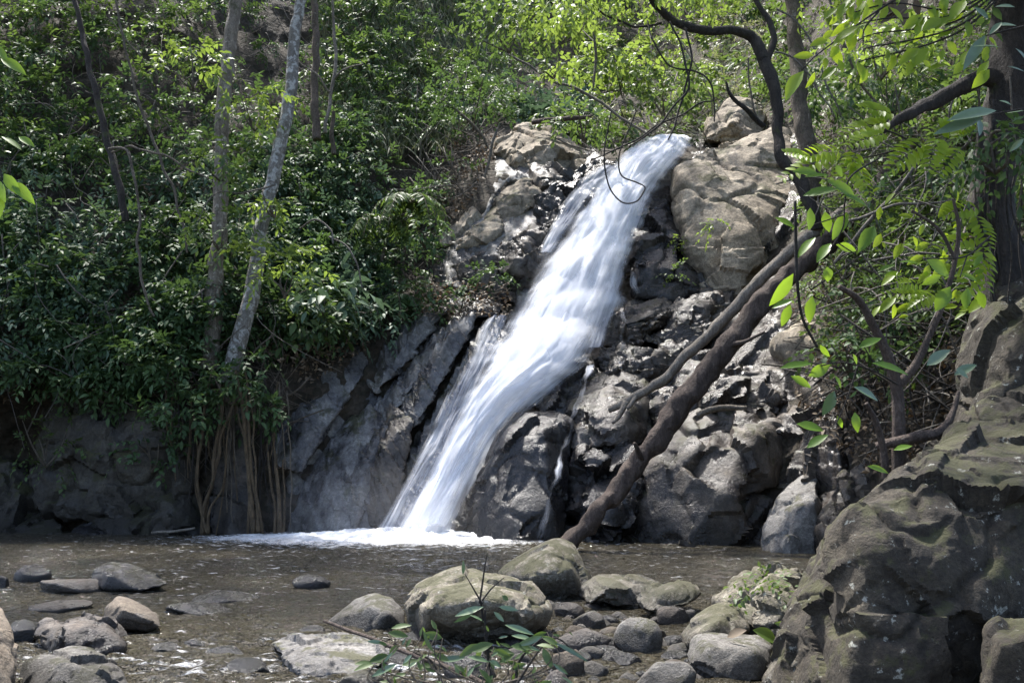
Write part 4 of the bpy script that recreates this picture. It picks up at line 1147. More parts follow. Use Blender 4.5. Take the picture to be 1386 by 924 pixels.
def sample(poly, n):
    poly = np.array(poly, float); lo, hi = poly.min(0), poly.max(0)
    xs, ys = [], []
    k = 0
    while k < n:
        x = RS.uniform(lo[0], hi[0], n * 2); y = RS.uniform(lo[1], hi[1], n * 2)
        g = inpoly(x, y, poly); xs.append(x[g]); ys.append(y[g]); k += g.sum()
    return np.concatenate(xs)[:n], np.concatenate(ys)[:n]


def clumps(lv, poly, nc, per, rad, off=(0.0, 0.8), **kw):
    """leafy clumps on the slope: domes of sprigs whose centres stand off the surface"""
    x, y = sample(poly, nc)
    Y = depth(x, y)
    c = P(x, y, Y - RS.uniform(off[0], off[1], nc))
    dirs = rand_unit(nc * per)
    dirs[:, 1] = -np.abs(dirs[:, 1]) * 0.9 - 0.05
    dirs[:, 2] = dirs[:, 2] * 0.8 + 0.25
    dirs = unit(dirs)
    r = np.repeat(rad * RS.uniform(0.55, 1.35, nc), per)
    pos = np.repeat(c, per, 0) + dirs * (r * RS.uniform(0.45, 1.0, nc * per) ** 0.7)[:, None] * np.array([1.15, 0.9, 0.75])
    tb = np.repeat(RS.uniform(0, 1, nc), per)
    sprigs(lv, pos, dirs, tint=np.clip(tb * 0.6 + RS.uniform(0, 0.4, nc * per), 0, 1), **kw)
# ---------------------------------------------------------------- undergrowth on the slopes (uncountable masses)
Z_LEFT = [(-140,-120),(470,-120),(500,120),(480,300),(470,430),(400,470),(350,520),(290,560),(200,545),(120,525),(0,540),(-140,560)]
Z_MID = [(440,-120),(700,-120),(700,150),(660,190),(610,250),(590,320),(575,395),(500,440),(440,440)]
Z_MIDTOP = [(430,-120),(720,-120),(700,140),(560,170),(430,120)]
Z_RAV = [(660,-120),(1080,-120),(1070,140),(960,190),(880,196),(800,205),(760,180),(690,160)]
Z_RIGHT = [(1060,-120),(1420,-120),(1420,330),(1330,420),(1250,520),(1140,500),(1105,420),(1100,250)]

lv = Leaves()
clumps(lv, Z_LEFT, 270, 16, 0.48, off=(-0.1, 1.5), K=7, L=0.135, W=0.056)
clumps(lv, [(-140,180),(440,180),(470,430),(350,500),(0,520),(-140,520)], 140, 16, 0.45, off=(0.1, 1.5), K=7, L=0.145, W=0.060)
clumps(lv, Z_MID, 150, 15, 0.48, off=(0.0, 1.4), K=7, L=0.13, W=0.05)
clumps(lv, [(1400,-120),(1800,-120),(1800,640),(1420,640)], 170, 13, 0.4, off=(-0.1, 0.5), K=7, L=0.12, W=0.05)
link('undergrowth', lv.build('undergrowth', 'leaf_dark'), kind='stuff')

lv = Leaves()
clumps(lv, [(330,200),(480,180),(520,300),(500,440),(400,440),(330,330)], 90, 16, 0.45, off=(0.3, 1.1), K=7, L=0.135, W=0.058)
clumps(lv, [(-100,250),(300,200),(330,420),(150,480),(-100,480)], 90, 14, 0.5, off=(0.5, 1.2), K=7, L=0.14, W=0.055)
clumps(lv, [(690,120),(790,130),(780,185),(720,165)], 26, 12, 0.5, off=(0.2, 0.9), K=7, L=0.16, W=0.09)
link('undergrowth', lv.build('undergrowth', 'leaf_blue'), kind='stuff')

lv = Leaves()
clumps(lv, Z_MIDTOP, 85, 14, 0.6, off=(0.2, 1.6), K=8, L=0.14, W=0.05, droop=0.6)
clumps(lv, Z_RAV, 120, 15, 0.65, off=(0.0, 2.0), K=8, L=0.17, W=0.075)
clumps(lv, [(1090,120),(1340,60),(1340,400),(1200,430),(1110,400)], 120, 12, 0.45, off=(0.5, 2.2), K=7, L=0.10, W=0.04)
clumps(lv, Z_RIGHT, 230, 13, 0.5, off=(-0.1, 0.6), K=7, L=0.11, W=0.045)
clumps(lv, [(-140,-120),(330,-120),(330,200),(-140,230)], 65, 14, 0.5, off=(0.2, 1.2), K=7, L=0.14, W=0.055)
link('undergrowth', lv.build('undergrowth', 'leaf_mid'), kind='stuff')

lv = Leaves()
clumps(lv, [(720,-120),(1060,-120),(1050,60),(960,130),(860,150),(740,120)], 48, 13, 0.5, off=(0.6, 3.0), K=8, L=0.17, W=0.075)
link('undergrowth', lv.build('undergrowth', 'leaf_bright'), kind='stuff')

# drooping grass and bamboo blades above the middle of the slope
lv = Leaves()
clumps(lv, [(760,-60),(1060,-60),(1050,120),(930,170),(800,185)], 60, 12, 0.6, off=(0.2, 1.5), K=7, L=0.15, W=0.055)
x, y = sample([(430,-60),(680,-60),(690,110),(600,190),(520,200),(430,150)], 6500)
pos = P(x, y, depth(x, y) - RS.uniform(0.2, 1.4, len(x)))
lv.add(pos, np.array([0, -0.35, -0.75]) + RS.normal(size=pos.shape) * 0.33, np.array([0, -0.8, 0.5]) + RS.normal(size=pos.shape) * 0.4, RS.uniform(0.25, 0.65, len(x)), RS.uniform(0.014, 0.034, len(x)), None, 0.35)
x, y = sample([(930,60),(1040,50),(1040,160),(960,190),(880,185),(860,140)], 1300)
pos = P(x, y, depth(x, y) - RS.uniform(0.1, 1.2, len(x)))
lv.add(pos, np.array([0, -0.4, 0.1]) + RS.normal(size=pos.shape) * 0.6, np.array([0, -0.5, 0.8]) + RS.normal(size=pos.shape) * 0.4, RS.uniform(0.3, 0.7, len(x)), RS.uniform(0.012, 0.03, len(x)), None, 0.5)
link('tall_grass', lv.build('tall_grass', 'leaf_grass'), kind='stuff')

# dry leaves lying on the ledges and the right bank
lv = Leaves()
for poly, n, off in [([(560,380),(690,380),(690,425),(560,425)], 500, 0.7), ([(1060,400),(1330,330),(1330,640),(1180,640),(1080,560)], 2600, 0.25), ([(350,470),(480,440),(500,470),(420,520)], 350, 0.5), ([(600,180),(680,180),(640,270),(590,320)], 700, 0.3), ([(1100,150),(1340,100),(1340,330),(1100,400)], 1600, 0.3), ([(0,430),(330,430),(330,540),(0,540)], 1000, 0.3)]:
    x, y = sample(poly, n)
    pos = P(x, y, depth(x, y) - off - RS.uniform(0, 0.25, n))
    s_ = depth(x, y)
    lv.add(pos, RS.normal(size=pos.shape) * np.array([1, 1, 0.5]), np.array([0, -0.6, 0.8]) + RS.normal(size=pos.shape) * 0.5, RS.uniform(0.06, 0.13, n), RS.uniform(0.025, 0.06, n), None, 0.4)
link('leaf_litter', lv.build('leaf_litter', 'leaf_litter'), kind='stuff')


def tangle(poly, n, L, r, off, bias=(0, 0, -1), mat='twig', name='twigs', curl=0.6):
    tb = Tubes()
    x, y = sample(poly, n)
    c = P(x, y, depth(x, y) - RS.uniform(off[0], off[1], n))
    for i in range(n):
        d = unit(np.array(bias) * RS.uniform(0.2, 1) + RS.normal(size=3) * np.array([0.8, 0.4, 0.6]))
        l = L * RS.uniform(0.5, 1.6)
        s = np.linspace(0, 1, 8)[:, None]
        pth = c[i] + d * l * (s - 0.5) + RS.normal(size=3) * curl * l * 0.3 * (s - 0.5) ** 2 * 4
        tb.add(pth, r * RS.uniform(0.5, 1.5) * np.linspace(1.1, 0.5, 8), sides=4, wob=0.03, seed=i)
    return link(name, tb.build(name, mat), kind='stuff')


tangle([(1090,180),(1340,120),(1340,560),(1250,600),(1110,540)], 200, 1.1, 0.010, (0.2, 1.0), (0.3, 0, -0.6))
tangle([(1110,200),(1330,150),(1330,420),(1150,430)], 90, 1.3, 0.008, (2.0, 4.5), (0.7, 0, -0.6))
tangle([(1090,180),(1340,120),(1340,560),(1250,600),(1110,540)], 160, 1.0, 0.010, (0.2, 1.0), (0.3, 0, -0.6), mat='vine_dark')
tangle([(560,120),(690,130),(640,260),(570,330)], 110, 1.2, 0.010, (0.5, 1.2))
tangle([(830,90),(1000,120),(960,190),(800,210)], 110, 2.2, 0.012, (0.6, 2.2), (1, 0, -0.3))
tangle([(-60,0),(460,0),(460,420),(250,520),(-60,520)], 230, 1.4, 0.009, (0.6, 1.6), (0.2, 0, -1))
tangle([(470,300),(600,260),(580,400),(480,420)], 80, 0.8, 0.010, (0.3, 0.9), (0, 0, -1), mat='vine_dark')
tangle([(200,470),(400,470),(390,600),(230,640)], 130, 0.8, 0.009, (0.3, 0.7), (0, 0, -1), mat='vine')

# ---------------------------------------------------------------- trees and trunks
def tree(label, trunk, mat, branches=(), crown=None, cat='tree', sides=12, rough=0.02, seed=0, group=None, name='tree', wob=0.05):
    """trunk/branches: pixel paths; crown: (material, [(centre px,py,Y, radius, sprigs)], leaf args)"""
    pth, rad = pxpath(trunk)
    low = pth[np.argmin(pth[:, 2])]
    t = thing(name, label, cat, low, group)
    o = Tubes().add(pth, rad, sides=sides, samples=max(40, len(pth) * 14), wob=wob, seed=seed).build('trunk', mat, low, rough, seed)
    link('trunk', o, parent=t)
    for k, br in enumerate(branches):
        bp, brd = pxpath(br)
        link('branch', Tubes().add(bp, brd, sides=8, samples=max(24, len(bp) * 10), wob=wob, seed=seed + 7 + k).build('branch', mat, low, rough * 0.6, seed + k), parent=t)
    if crown:
        lm, cl, kw = crown
        lv = Leaves()
        for px, py, Y, r, n in cl:
            c = P(px, py, Y)
            d = rand_unit(n)
            pos = c + d * (r * RS.uniform(0.35, 1.0, n) ** 0.6)[:, None] * np.array([1.2, 1.0, 0.7])
            sprigs(lv, pos, d, **kw)
        link('crown', lv.build('crown', lm, low), parent=t)
    return t


tree('slender tree with a pale lichened trunk leaning right above the left bank',
     [(312,515,16.9,24),(322,470,16.9,24),(340,400,17.0,22),(353,300,17.2,19),(372,230,17.3,19),(388,150,17.4,18),(396,80,17.6,17),(406,0,17.8,15),(416,-140,18.2,14),(430,-300,18.6,10)], 'bark_pale', seed=1, rough=0.012,
     branches=[[(416,-140,18.2,9),(470,-210,18.0,7),(520,-300,17.6,4)], [(412,-90,18.0,8),(350,-180,17.8,6),(300,-280,17.4,4)]],
     crown=('leaf_dark', [(520,-330,17.6,1.4,90),(300,-300,17.4,1.3,80),(430,-370,18.6,1.5,90),(300,-260,15,1.6,80),(480,-420,14.5,1.6,80),(380,-330,14,1.6,80)], dict(K=7, L=0.2, W=0.09)))  # nearer clumps added out of view to block sky light
tree('upright brown trunk wrapped in creepers left of the pale lichened trunk',
     [(286,500,17.0,24),(288,440,17.0,22),(292,370,17.2,21),(297,300,17.3,20),(299,230,17.5,20),(301,150,17.6,20),(310,70,17.8,19),(320,0,18.0,18),(330,-140,18.4,16),(335,-280,18.7,12)], 'bark_tan', seed=2, rough=0.02,
     branches=[[(330,-140,18.4,9),(250,-220,18.0,6),(200,-300,17.6,4)]],
     crown=('leaf_dark', [(200,-320,17.6,1.4,80),(340,-330,18.7,1.5,90),(250,-140,20.5,1.6,80),(120,-150,20.5,1.6,80),(0,-150,20.5,1.7,80),(-120,-160,20,1.7,80),(60,-300,17,1.8,80),(-100,-320,16,1.8,80),(120,-420,14,1.8,80),(-80,-480,13,1.8,80)], dict(K=7, L=0.2, W=0.09)))  # most clumps added out of view to shade the left bank
tree('thin dark trunk leaning left at the upper left',
     [(172,300,17.6,10),(160,245,17.6,10),(148,200,17.7,10),(131,130,17.8,9),(113,60,18.0,8),(99,-10,18.2,7),(80,-120,18.6,6)], 'bark_dark', seed=3, rough=0.008)
tree('short tan trunk deep in the shade right of the pale lichened trunk',
     [(428,190,20.8,12),(426,120,21.0,11),(427,50,21.2,10),(424,-30,21.4,9)], 'bark_brown', seed=4, rough=0.01)
tree('thin grey forked sapling trunk beside the shaded tan trunk',
     [(441,180,20.6,5),(447,130,20.7,5),(455,90,20.8,5),(452,40,21,4),(450,-20,21,3)], 'bark_grey', seed=5, rough=0.004, branches=[[(450,110,20.75,4),(470,92,20.6,3),(490,88,20.4,2)],[(447,125,20.7,3),(425,100,20.5,2.5),(405,82,20.3,2)]])
tree('tall straight brown trunk behind the crooked dark one, above the huge pale block',
     [(1098,270,16.4,28),(1092,200,16.5,27),(1085,150,16.6,24),(1079,80,16.8,21),(1073,10,17.0,19),(1070,-120,17.4,16),(1068,-260,17.8,12)], 'bark_brown', seed=6, rough=0.02,
     branches=[[(1070,-100,17.4,9),(1000,-190,16.8,7),(940,-260,16.2,4)], [(1070,-140,17.4,9),(1140,-220,16.6,6),(1200,-270,16.0,4)]],
     crown=('leaf_bright', [(900,-40,16.5,0.8,45),(960,-80,16.2,1.0,60),(1010,-120,16.5,1.2,60),(1060,-190,17.4,1.5,90),(1150,-200,16.5,1.5,90),(1120,-30,15.8,0.7,40),(1180,-120,15.5,1.1,70),(1260,-130,15,1.1,70),(1340,-130,14.5,1.1,70),(1100,-330,13,1.2,70),(1250,-330,12.5,1.2,70)], dict(K=8, L=0.12, W=0.055, droop=0.4)))  # some clumps added out of view to shade the right bank
tree('crooked dark tree whose long bough reaches out over the top of the fall',
     [(1105,310,14.6,18),(1096,275,14.6,18),(1078,240,14.7,17),(1058,215,14.8,16),(1053,180,14.9,16),(1048,130,15.0,17),(1038,85,15.1,17),(1022,52,15.2,16)], 'bark_dark', seed=7, rough=0.02,
     branches=[[(1036,80,15.1,15),(1020,50,15.2,15),(990,42,15.0,13),(955,42,14.8,14),(920,32,14.6,12),(895,15,14.4,11),(876,-12,14.2,9),(850,-60,14.0,7)],
               [(1038,85,15.1,10),(1046,50,15.2,9),(1035,20,15.3,8),(1018,-10,15.4,7),(1000,-60,15.5,5)],
               [(895,32,14.6,4),(860,34,14.4,3.5),(825,24,14.2,3),(806,8,14.0,2.5)],
               [(1032,170,14.9,8),(1010,150,14.7,7),(990,130,14.5,5),(982,112,14.4,3)]],
     crown=('leaf_bright', [(850,-40,14.0,0.55,45),(790,-20,14.0,0.55,42),(760,10,14.0,0.45,30),(1000,-50,15.2,0.7,50),(930,-30,14.4,0.6,40)], dict(K=8, L=0.10, W=0.045, droop=0.5)))
tree('big dark trunk standing on the rock wall at the right edge',
     [(1372,480,7.3,70),(1362,400,7.3,62),(1352,320,7.3,56),(1350,240,7.3,58),(1362,160,7.3,64),(1372,80,7.3,66),(1380,-20,7.3,70),(1385,-160,7.3,70)], 'bark_dark', seed=8, rough=0.05, sides=18,
     branches=[[(1352,108,7.3,26),(1320,108,7.25,24),(1285,128,7.2,20),(1245,150,7.1,18),(1212,164,7.0,12),(1190,178,6.95,7)],
               [(1345,380,7.2,16),(1332,300,7.15,14),(1328,220,7.1,12),(1322,150,7.15,9)],
               [(1385,-100,7.3,40),(1300,-170,7.0,26),(1180,-230,6.6,14)]],
     crown=('leaf_dark', [(1180,-230,6.6,0.7,70),(1320,-180,6.8,0.8,80),(1420,-120,6.8,0.8,80)] + [(1000 + 130 * i, -330 - 60 * j + 25 * (i % 2), 7.6 - 0.9 * j, 0.66, 44) for i in range(5) for j in range(3)] + [(900 + 260 * i, -900 - 300 * (i % 2), 3.4 - 0.5 * (i % 2), 0.7, 60) for i in range(6)], dict(K=7, L=0.13, W=0.055)))  # looped clumps added unseen overhead to shade the right foreground
for k, (x0, y0, y1, Y) in enumerate([(452, 210, 150, 21.0), (520, 390, 335, 19.8), (505, 395, 345, 19.9), (548, 385, 335, 19.8)]):
    tree(['thin dead stem in the dark gap above the big leaved plants', 'pale short stem under the tree fern', 'bare stem left of the pale short stem under the tree fern', 'bare stem right of the pale short stem under the tree fern'][k],
         [(x0, y0, Y, 7), (x0 - 2, (y0 + y1) / 2, Y, 6), (x0 + 1, y1, Y, 5)], 'bark_brown', seed=30 + k, rough=0.004, name='stem', cat='stem')


def log(label, path, mat, seed, rough, sides=14, name='fallen_log', cat='log', stubs=()):
    pth, rad = pxpath(path)
    low = pth[np.argmin(pth[:, 2])]
    o = link(name, Tubes().add(pth, rad, sides=sides, samples=max(60, len(pth) * 16), wob=0.04, seed=seed).build(name, mat, low, rough, seed), tuple(low), None, label, cat)
    for k, st in enumerate(stubs):
        sp, sr = pxpath(st)
        link('branch_stub', Tubes().add(sp, sr, sides=6, samples=14, wob=0.02, seed=seed + k).build('branch_stub', mat, low, rough * 0.4, seed), parent=o)
    return o


log('thick dark log leaning from the pool edge up to the right bank',
    [(762,748,13.6,23.2),(790,716,13.6,24.7),(830,668,13.7,25.5),(868,622,13.8,27.8),(905,570,13.9,28.6),(945,520,14.0,29.3),(985,468,14.1,29.3),(1030,415,14.2,29.3),(1075,368,14.3,29.3),(1120,325,14.4,27.8),(1165,275,14.6,24.7),(1210,225,14.9,21.6),(1235,195,15.1,15.5)], 'bark_log', 51, 0.06, 20,
    stubs=[[(868,622,13.7,9.3),(862,606,13.55,7.0),(858,598,13.45,4.6)], [(985,468,14.0,7.7),(1010,462,13.8,5.4),(1035,450,13.6,3.1)]])
log('slim bare grey log lying across the ledges above the thick log',
    [(826,556,14.9,9),(848,545,14.8,12),(885,522,14.7,13),(930,482,14.6,14),(965,446,14.6,15),(1000,410,14.6,16),(1040,370,14.6,17),(1075,338,14.6,18),(1110,310,14.7,17),(1150,280,14.9,14)], 'bark_grey', 52, 0.02, 12,
    stubs=[[(848,545,14.75,9),(838,562,14.6,7),(828,572,14.5,4)], [(862,536,14.75,7),(850,552,14.6,5)]])
log('broken reddish log lying on the massive boulder at the right', [(1190,607,6.3,13),(1215,598,6.25,14),(1240,588,6.2,15),(1270,580,6.2,14),(1286,566,6.2,11),(1294,545,6.25,8),(1296,525,6.3,5)], 'bark_log', 53, 0.008, 10)
log('dead stick slanting down to the right through the foreground plant', [(432,842,6.0,4),(460,850,5.9,5),(500,862,5.7,5),(545,880,5.5,6),(600,902,5.3,6),(660,925,5.1,6),(720,950,5.0,6)], 'bark_log', 54, 0.004, 8, name='stick', cat='stick')
log('thin driftwood pole floating at the foot of the left bank', [(205,722,16.3,3),(230,718,16.3,4),(262,713,16.4,3)], 'bark_grey', 55, 0.006, 6, name='driftwood', cat='driftwood')
log('pale dead branch lying on the shelf over the broad rock face', [(945,563,14.6,9),(965,556,14.6,9),(990,550,14.7,8),(1012,552,14.7,5)], 'bark_grey', 56, 0.01, 8, name='dead_branch', cat='branch')
log('brown fallen branch lying on top of the tan boulder at the lip', [(720,166,22.4,7),(745,163,22.4,8),(775,160,22.4,7),(800,158,22.4,4)], 'bark_log', 57, 0.01, 8, name='dead_branch', cat='branch')
log('bent tan stick slanting across the hanging bushes towards the fall', [(690,75,19.5,3),(745,105,19.3,4),(800,130,19.1,4.5),(850,165,18.9,4),(880,185,18.8,3)], 'twig', 58, 0.01, 6, name='dead_branch', cat='branch')
log('pale straight pole propped on the right bank in front of the thick log', [(1130,355,12.6,5),(1160,318,12.4,6),(1190,285,12.2,6),(1220,250,12.0,5),(1255,205,11.8,3)], 'twig', 59, 0.004, 6, name='dead_branch', cat='branch')
log('thin pale stick lying nearly level across the right bank', [(1150,297,11.5,4),(1195,284,11.4,4),(1240,276,11.3,4),(1290,270,11.2,3)], 'twig', 60, 0.004, 6, name='dead_branch', cat='branch')
log('dead reddish branch hanging in the bushes left of the tan boulder', [(600,135,22.2,3),(625,155,22.1,4),(650,180,22.0,4),(662,200,22.0,3)], 'vine', 61, 0.01, 6, name='dead_branch', cat='branch')
log('dead pale stem standing against the left side of the tan boulder', [(655,240,21.6,3),(662,210,21.6,4),(668,185,21.6,4),(674,170,21.7,2)], 'twig', 62, 0.005, 6, name='dead_branch', cat='branch')

# vines and lianas
def vine(label, path, mat, seed, wob=0.06, name='liana', cat='vine'):
    pth, rad = pxpath(path)
    low = pth[np.argmin(pth[:, 2])]
    return link(name, Tubes().add(pth, rad, sides=6, samples=max(40, len(pth) * 12), wob=wob, seed=seed).build(name, mat, low), tuple(low), None, label, cat)


vine('long pale liana hanging in a slack line left of the brown trunk', [(150,-30,16.8,3.5),(168,60,16.8,3.5),(190,140,16.8,4),(215,215,16.8,4),(235,255,16.8,4),(247,300,16.8,3.5),(253,342,16.8,3)], 'vine', 1)
vine('bent brown liana dropping from the leaning dark trunk to the bushes', [(150,203,16.6,4),(165,202,16.5,4),(176,212,16.4,4.5),(184,260,16.4,4),(188,320,16.4,4),(195,385,16.4,4),(212,430,16.4,3)], 'vine', 2)
vine('thin arched stem bowing right from the leaning dark trunk', [(150,203,16.6,3),(185,200,16.4,3),(220,210,16.3,3),(255,228,16.2,2.5),(285,245,16.1,2)], 'vine', 3)
vine('dark looped vine dangling over the lip of the fall, left loop', [(828,150,14.5,1.9),(820,190,14.5,1.9),(819,230,14.5,2.2),(826,258,14.5,2.2),(843,274,14.5,2.2),(862,273,14.5,2.2),(872,260,14.5,1.9)], 'vine_dark', 4, 0.02)
vine('dark looped vine dangling over the lip of the fall, right loop', [(862,150,14.4,1.9),(845,190,14.4,1.9),(838,215,14.4,2.2),(842,238,14.4,2.2),(862,247,14.4,2.2),(873,254,14.4,1.9),(868,266,14.4,2)], 'vine_dark', 5, 0.02)
vine('white hanging liana above the fall, straight and thin', [(803,-20,18,4),(803,30,18,4),(806,80,18,4),(804,118,18,3)], 'twig', 6, 0.03)
vine('dark drooping vine left of the long bough', [(930,40,14.2,3),(935,85,14.2,3),(928,120,14.2,3),(915,160,14.2,2.5),(905,190,14.2,2)], 'vine_dark', 7)
vine('dark vine hanging in a curl under the middle of the long bough', [(905,28,14.3,3),(922,65,14.2,3),(930,100,14.1,3),(926,130,14.1,3),(890,175,14.1,2.5),(850,200,14.1,2)], 'vine_dark', 8)
vine('dark vine swinging low across the bright bushes above the fall', [(880,30,14.2,2.5),(885,60,14.1,2.5),(905,85,14.1,2.5),(940,98,14.1,3),(965,120,14.1,2.5),(968,165,14.1,2)], 'vine_dark', 9)
vine('thin dark vine sweeping from the bough to the huge pale block', [(800,215,14.6,2),(850,195,14.5,2.5),(900,165,14.5,2.5),(945,142,14.5,2.5),(970,135,14.5,2)], 'vine_dark', 10)
vine('pale curved vine arching beside the tall straight trunk', [(1048,15,13.6,3),(1075,30,13.6,3),(1100,65,13.6,3),(1118,110,13.6,3),(1140,155,13.6,2)], 'twig', 11)
vine('second pale curved vine arching below the first beside the tall trunk', [(1048,72,13.4,3),(1075,80,13.4,3),(1100,110,13.4,2.5),(1128,160,13.4,2)], 'twig', 12)
vine('reddish straight vine rising through the right bank leaves', [(1120,-10,13.0,4),(1140,55,13.0,4),(1160,100,13.0,4),(1185,140,12.9,3.5),(1215,180,12.8,3)], 'vine', 13)
vine('pale rope like vine hanging beside the huge pale block', [(1010,80,14.9,2.5),(1012,115,14.9,2.5),(1022,150,14.9,2.5),(1034,165,14.9,2)], 'vine', 14)
vine('dark stem standing upright in front of the leaning logs', [(1106,470,5.6,3.5),(1085,430,5.5,4),(1078,380,5.4,4.5),(1076,330,5.4,5),(1076,272,5.4,4)], 'vine_dark', 15, 0.01, 'stem', 'stem')
vine('long bare twig crossing the middle of the left slope from its pale trunk', [(372,250,17.0,3),(330,262,16.8,2.5),(290,262,16.6,2),(265,300,16.5,2)], 'twig', 16)
vine('bleached curved twig among the bluish leaves right of the pale trunk', [(405,310,17.8,2.5),(425,298,17.6,3),(447,310,17.5,3),(450,330,17.4,2.5)], 'twig', 17)
vine('second bleached twig drooping to the big leaved plants', [(445,320,17.5,2.5),(470,335,17.4,2.5),(485,360,17.4,2.5),(492,388,17.4,2)], 'twig', 18)

for k in range(14):
    px_ = RS.uniform(1322, 1386); y0_ = RS.uniform(90, 260); l_ = RS.uniform(90, 260)
    vine('thin root hanging down the dark trunk at the right edge', [(px_, y0_, 6.85, 3), (px_ + RS.uniform(-8,8), y0_ + l_ * 0.5, 6.8, 3), (px_ + RS.uniform(-14,14), y0_ + l_, 6.8, 2)], ['vine_dark', 'vine', 'bark_dark'][k % 3], 200 + k, 0.03, 'hanging_root', 'root')['group'] = 'thin roots on the dark trunk'

rv = np.random.RandomState(4)
for k in range(26):
    px_ = rv.uniform(225, 395); y0_ = rv.uniform(490, 560); l_ = rv.uniform(80, 190)
    vine('thin root dangling down the left bank among the root bundles', [(px_, y0_, 16.55, 2.2), (px_ + rv.uniform(-8,8), y0_ + l_ * 0.5, 16.5, 2.2), (px_ + rv.uniform(-12,12), y0_ + l_, 16.5, 1.5)], ['vine', 'root', 'vine_dark'][k % 3], 300 + k, 0.04, 'hanging_root', 'root')['group'] = 'thin roots on the left bank'

# root bundles hanging to the water on the left bank
def roots(label, strands, seed):
    t0 = P(strands[0][-1][0], strands[0][-1][1], strands[0][-1][2])
    t = thing('aerial_roots', label, 'roots', t0, 'root bundles on the left bank')
    for k, st in enumerate(strands):
        pth, rad = pxpath(st)
        link('root', Tubes().add(pth, rad, sides=7, samples=40, wob=0.03, seed=seed + k).build('root', 'root', t0, 0.008, seed), parent=t)


roots('bundle of ochre roots meeting in a point at the water, left of the grey rock',
      [[(318,540,16.3,3.3),(302,580,16.3,4.6),(295,620,16.3,4.6),(287,655,16.4,4.6),(278,690,16.5,5.9),(276,722,16.5,7.3)],
       [(296,520,16.4,4.6),(300,555,16.3,5.3),(293,600,16.3,5.3),(288,650,16.3,4.6),(280,680,16.5,4.6),(272,722,16.5,5.3)],
       [(276,545,16.5,4.0),(272,600,16.4,4.6),(266,645,16.4,4.0),(272,680,16.5,4.0),(280,722,16.4,4.6)],
       [(310,560,16.3,2.6),(306,610,16.3,2.6),(300,660,16.4,2.6),(284,690,16.4,3.3),(282,722,16.4,4.0)],
       [(262,560,16.5,2.6),(268,610,16.5,2.6),(266,650,16.5,2.6),(274,722,16.5,3.3)]], 60)
roots('pair of straight ochre roots slanting to the water right of the grey rock',
      [[(318,500,16.3,4.0),(328,555,16.3,5.3),(334,610,16.3,5.3),(338,660,16.3,5.9),(343,720,16.3,8.6)],
       [(332,530,16.3,3.3),(336,580,16.3,4.0),(340,630,16.3,4.6),(347,680,16.3,4.6),(352,720,16.3,6.6)],
       [(322,560,16.3,2.6),(333,610,16.3,2.6),(337,670,16.3,3.3),(336,722,16.3,4.0)],
       [(330,500,16.3,2.6),(342,560,16.3,2.6),(346,640,16.3,2.6),(356,722,16.3,3.3)]], 70)
roots('short pale root stump at the water beside the dark wet slab',
      [[(372,610,16.5,3.3),(376,650,16.4,4.6),(378,690,16.4,5.9),(379,724,16.4,9.2)],
       [(360,600,16.5,2.6),(368,650,16.4,3.3),(372,700,16.4,4.0),(372,724,16.4,5.3)],
       [(384,620,16.5,2.0),(384,660,16.5,2.6),(384,724,16.4,4.0)]], 80)
# ---------------------------------------------------------------- separate plants
def leaf_plant(label, stems, leaves, mat, loc_px, cat='plant', name='sapling', stem_mat='vine_dark', group=None, frond=(), tint=None, wr=0.36):
    """stems: pixel paths; leaves: (x0,y0,x1,y1,Y[,width ratio]) traced base -> tip; frond: (x0,y0,x1,y1,Y, leaflet px)"""
    loc = P(*loc_px)
    t = thing(name, label, cat, loc, group)
    if stems:
        for k, s in enumerate(stems):
            pth, rad = pxpath(s)
            link('stem', Tubes().add(pth, rad, sides=7, samples=max(16, 8 * len(s)), wob=0.008, seed=k).build('stem', stem_mat, loc, 0.0), parent=t)
    lv = Leaves()
    for q in leaves:
        x0, y0, x1, y1, Y = q[:5]
        r = q[5] if len(q) > 5 else wr
        L2 = math.hypot(x1 - x0, y1 - y0) / F * Y
        dz = RS.uniform(-0.5, 0.25) * L2
        a, c = P(x0, y0, Y), P(x1, y1, Y + dz)
        d = c - a; L = np.linalg.norm(d)
        up = np.array([RS.normal() * 0.45, -0.75, 0.6 + RS.normal() * 0.25])
        lv.add(a, d, up, L, L * r * RS.uniform(0.9, 1.15), None if tint is None else np.clip(tint + RS.normal() * 0.2, 0, 1), RS.uniform(0.05, 0.22))
    for x0, y0, x1, y1, Y, lp in frond:
        a, c = P(x0, y0, Y), P(x1, y1, Y - 0.1)
        d = c - a; n = 8
        up = unit(np.array([RS.normal() * 0.3, -0.8, 0.6]))
        sd_ = unit(np.cross(d, up))
        for k in range(n):
            tt = (k + 0.7) / n
            l = lp / F * Y * (0.55 + 0.9 * math.sin(math.pi * min(tt + 0.12, 1)) * 0.6)
            for sg in (-1, 1):
                lv.add(a + d * tt - np.array([0, 0, 0.12 * np.linalg.norm(d)]) * tt * tt, unit(d) * 0.55 + sd_ * sg, up + RS.normal(size=3) * 0.2, l * RS.uniform(0.85, 1.15), l * 0.40, None, 0.15)
    if lv.a:
        link('leaves', lv.build('leaves', mat, loc, fine=True), parent=t)
    return t


def z3(x, y): return 924 + x / 2.0, y / 2.0
def z6(x, y): return 1040 + x / 2.009, 180 + y / 2.009
def zp(x, y): return 350 + x / 3.08, 720 + y / 3.08
def conv(f, lst, Y): return [(*f(q[0], q[1]), *f(q[2], q[3]), Y + RS.uniform(-0.12, 0.12), *(q[4:5])) for q in lst]


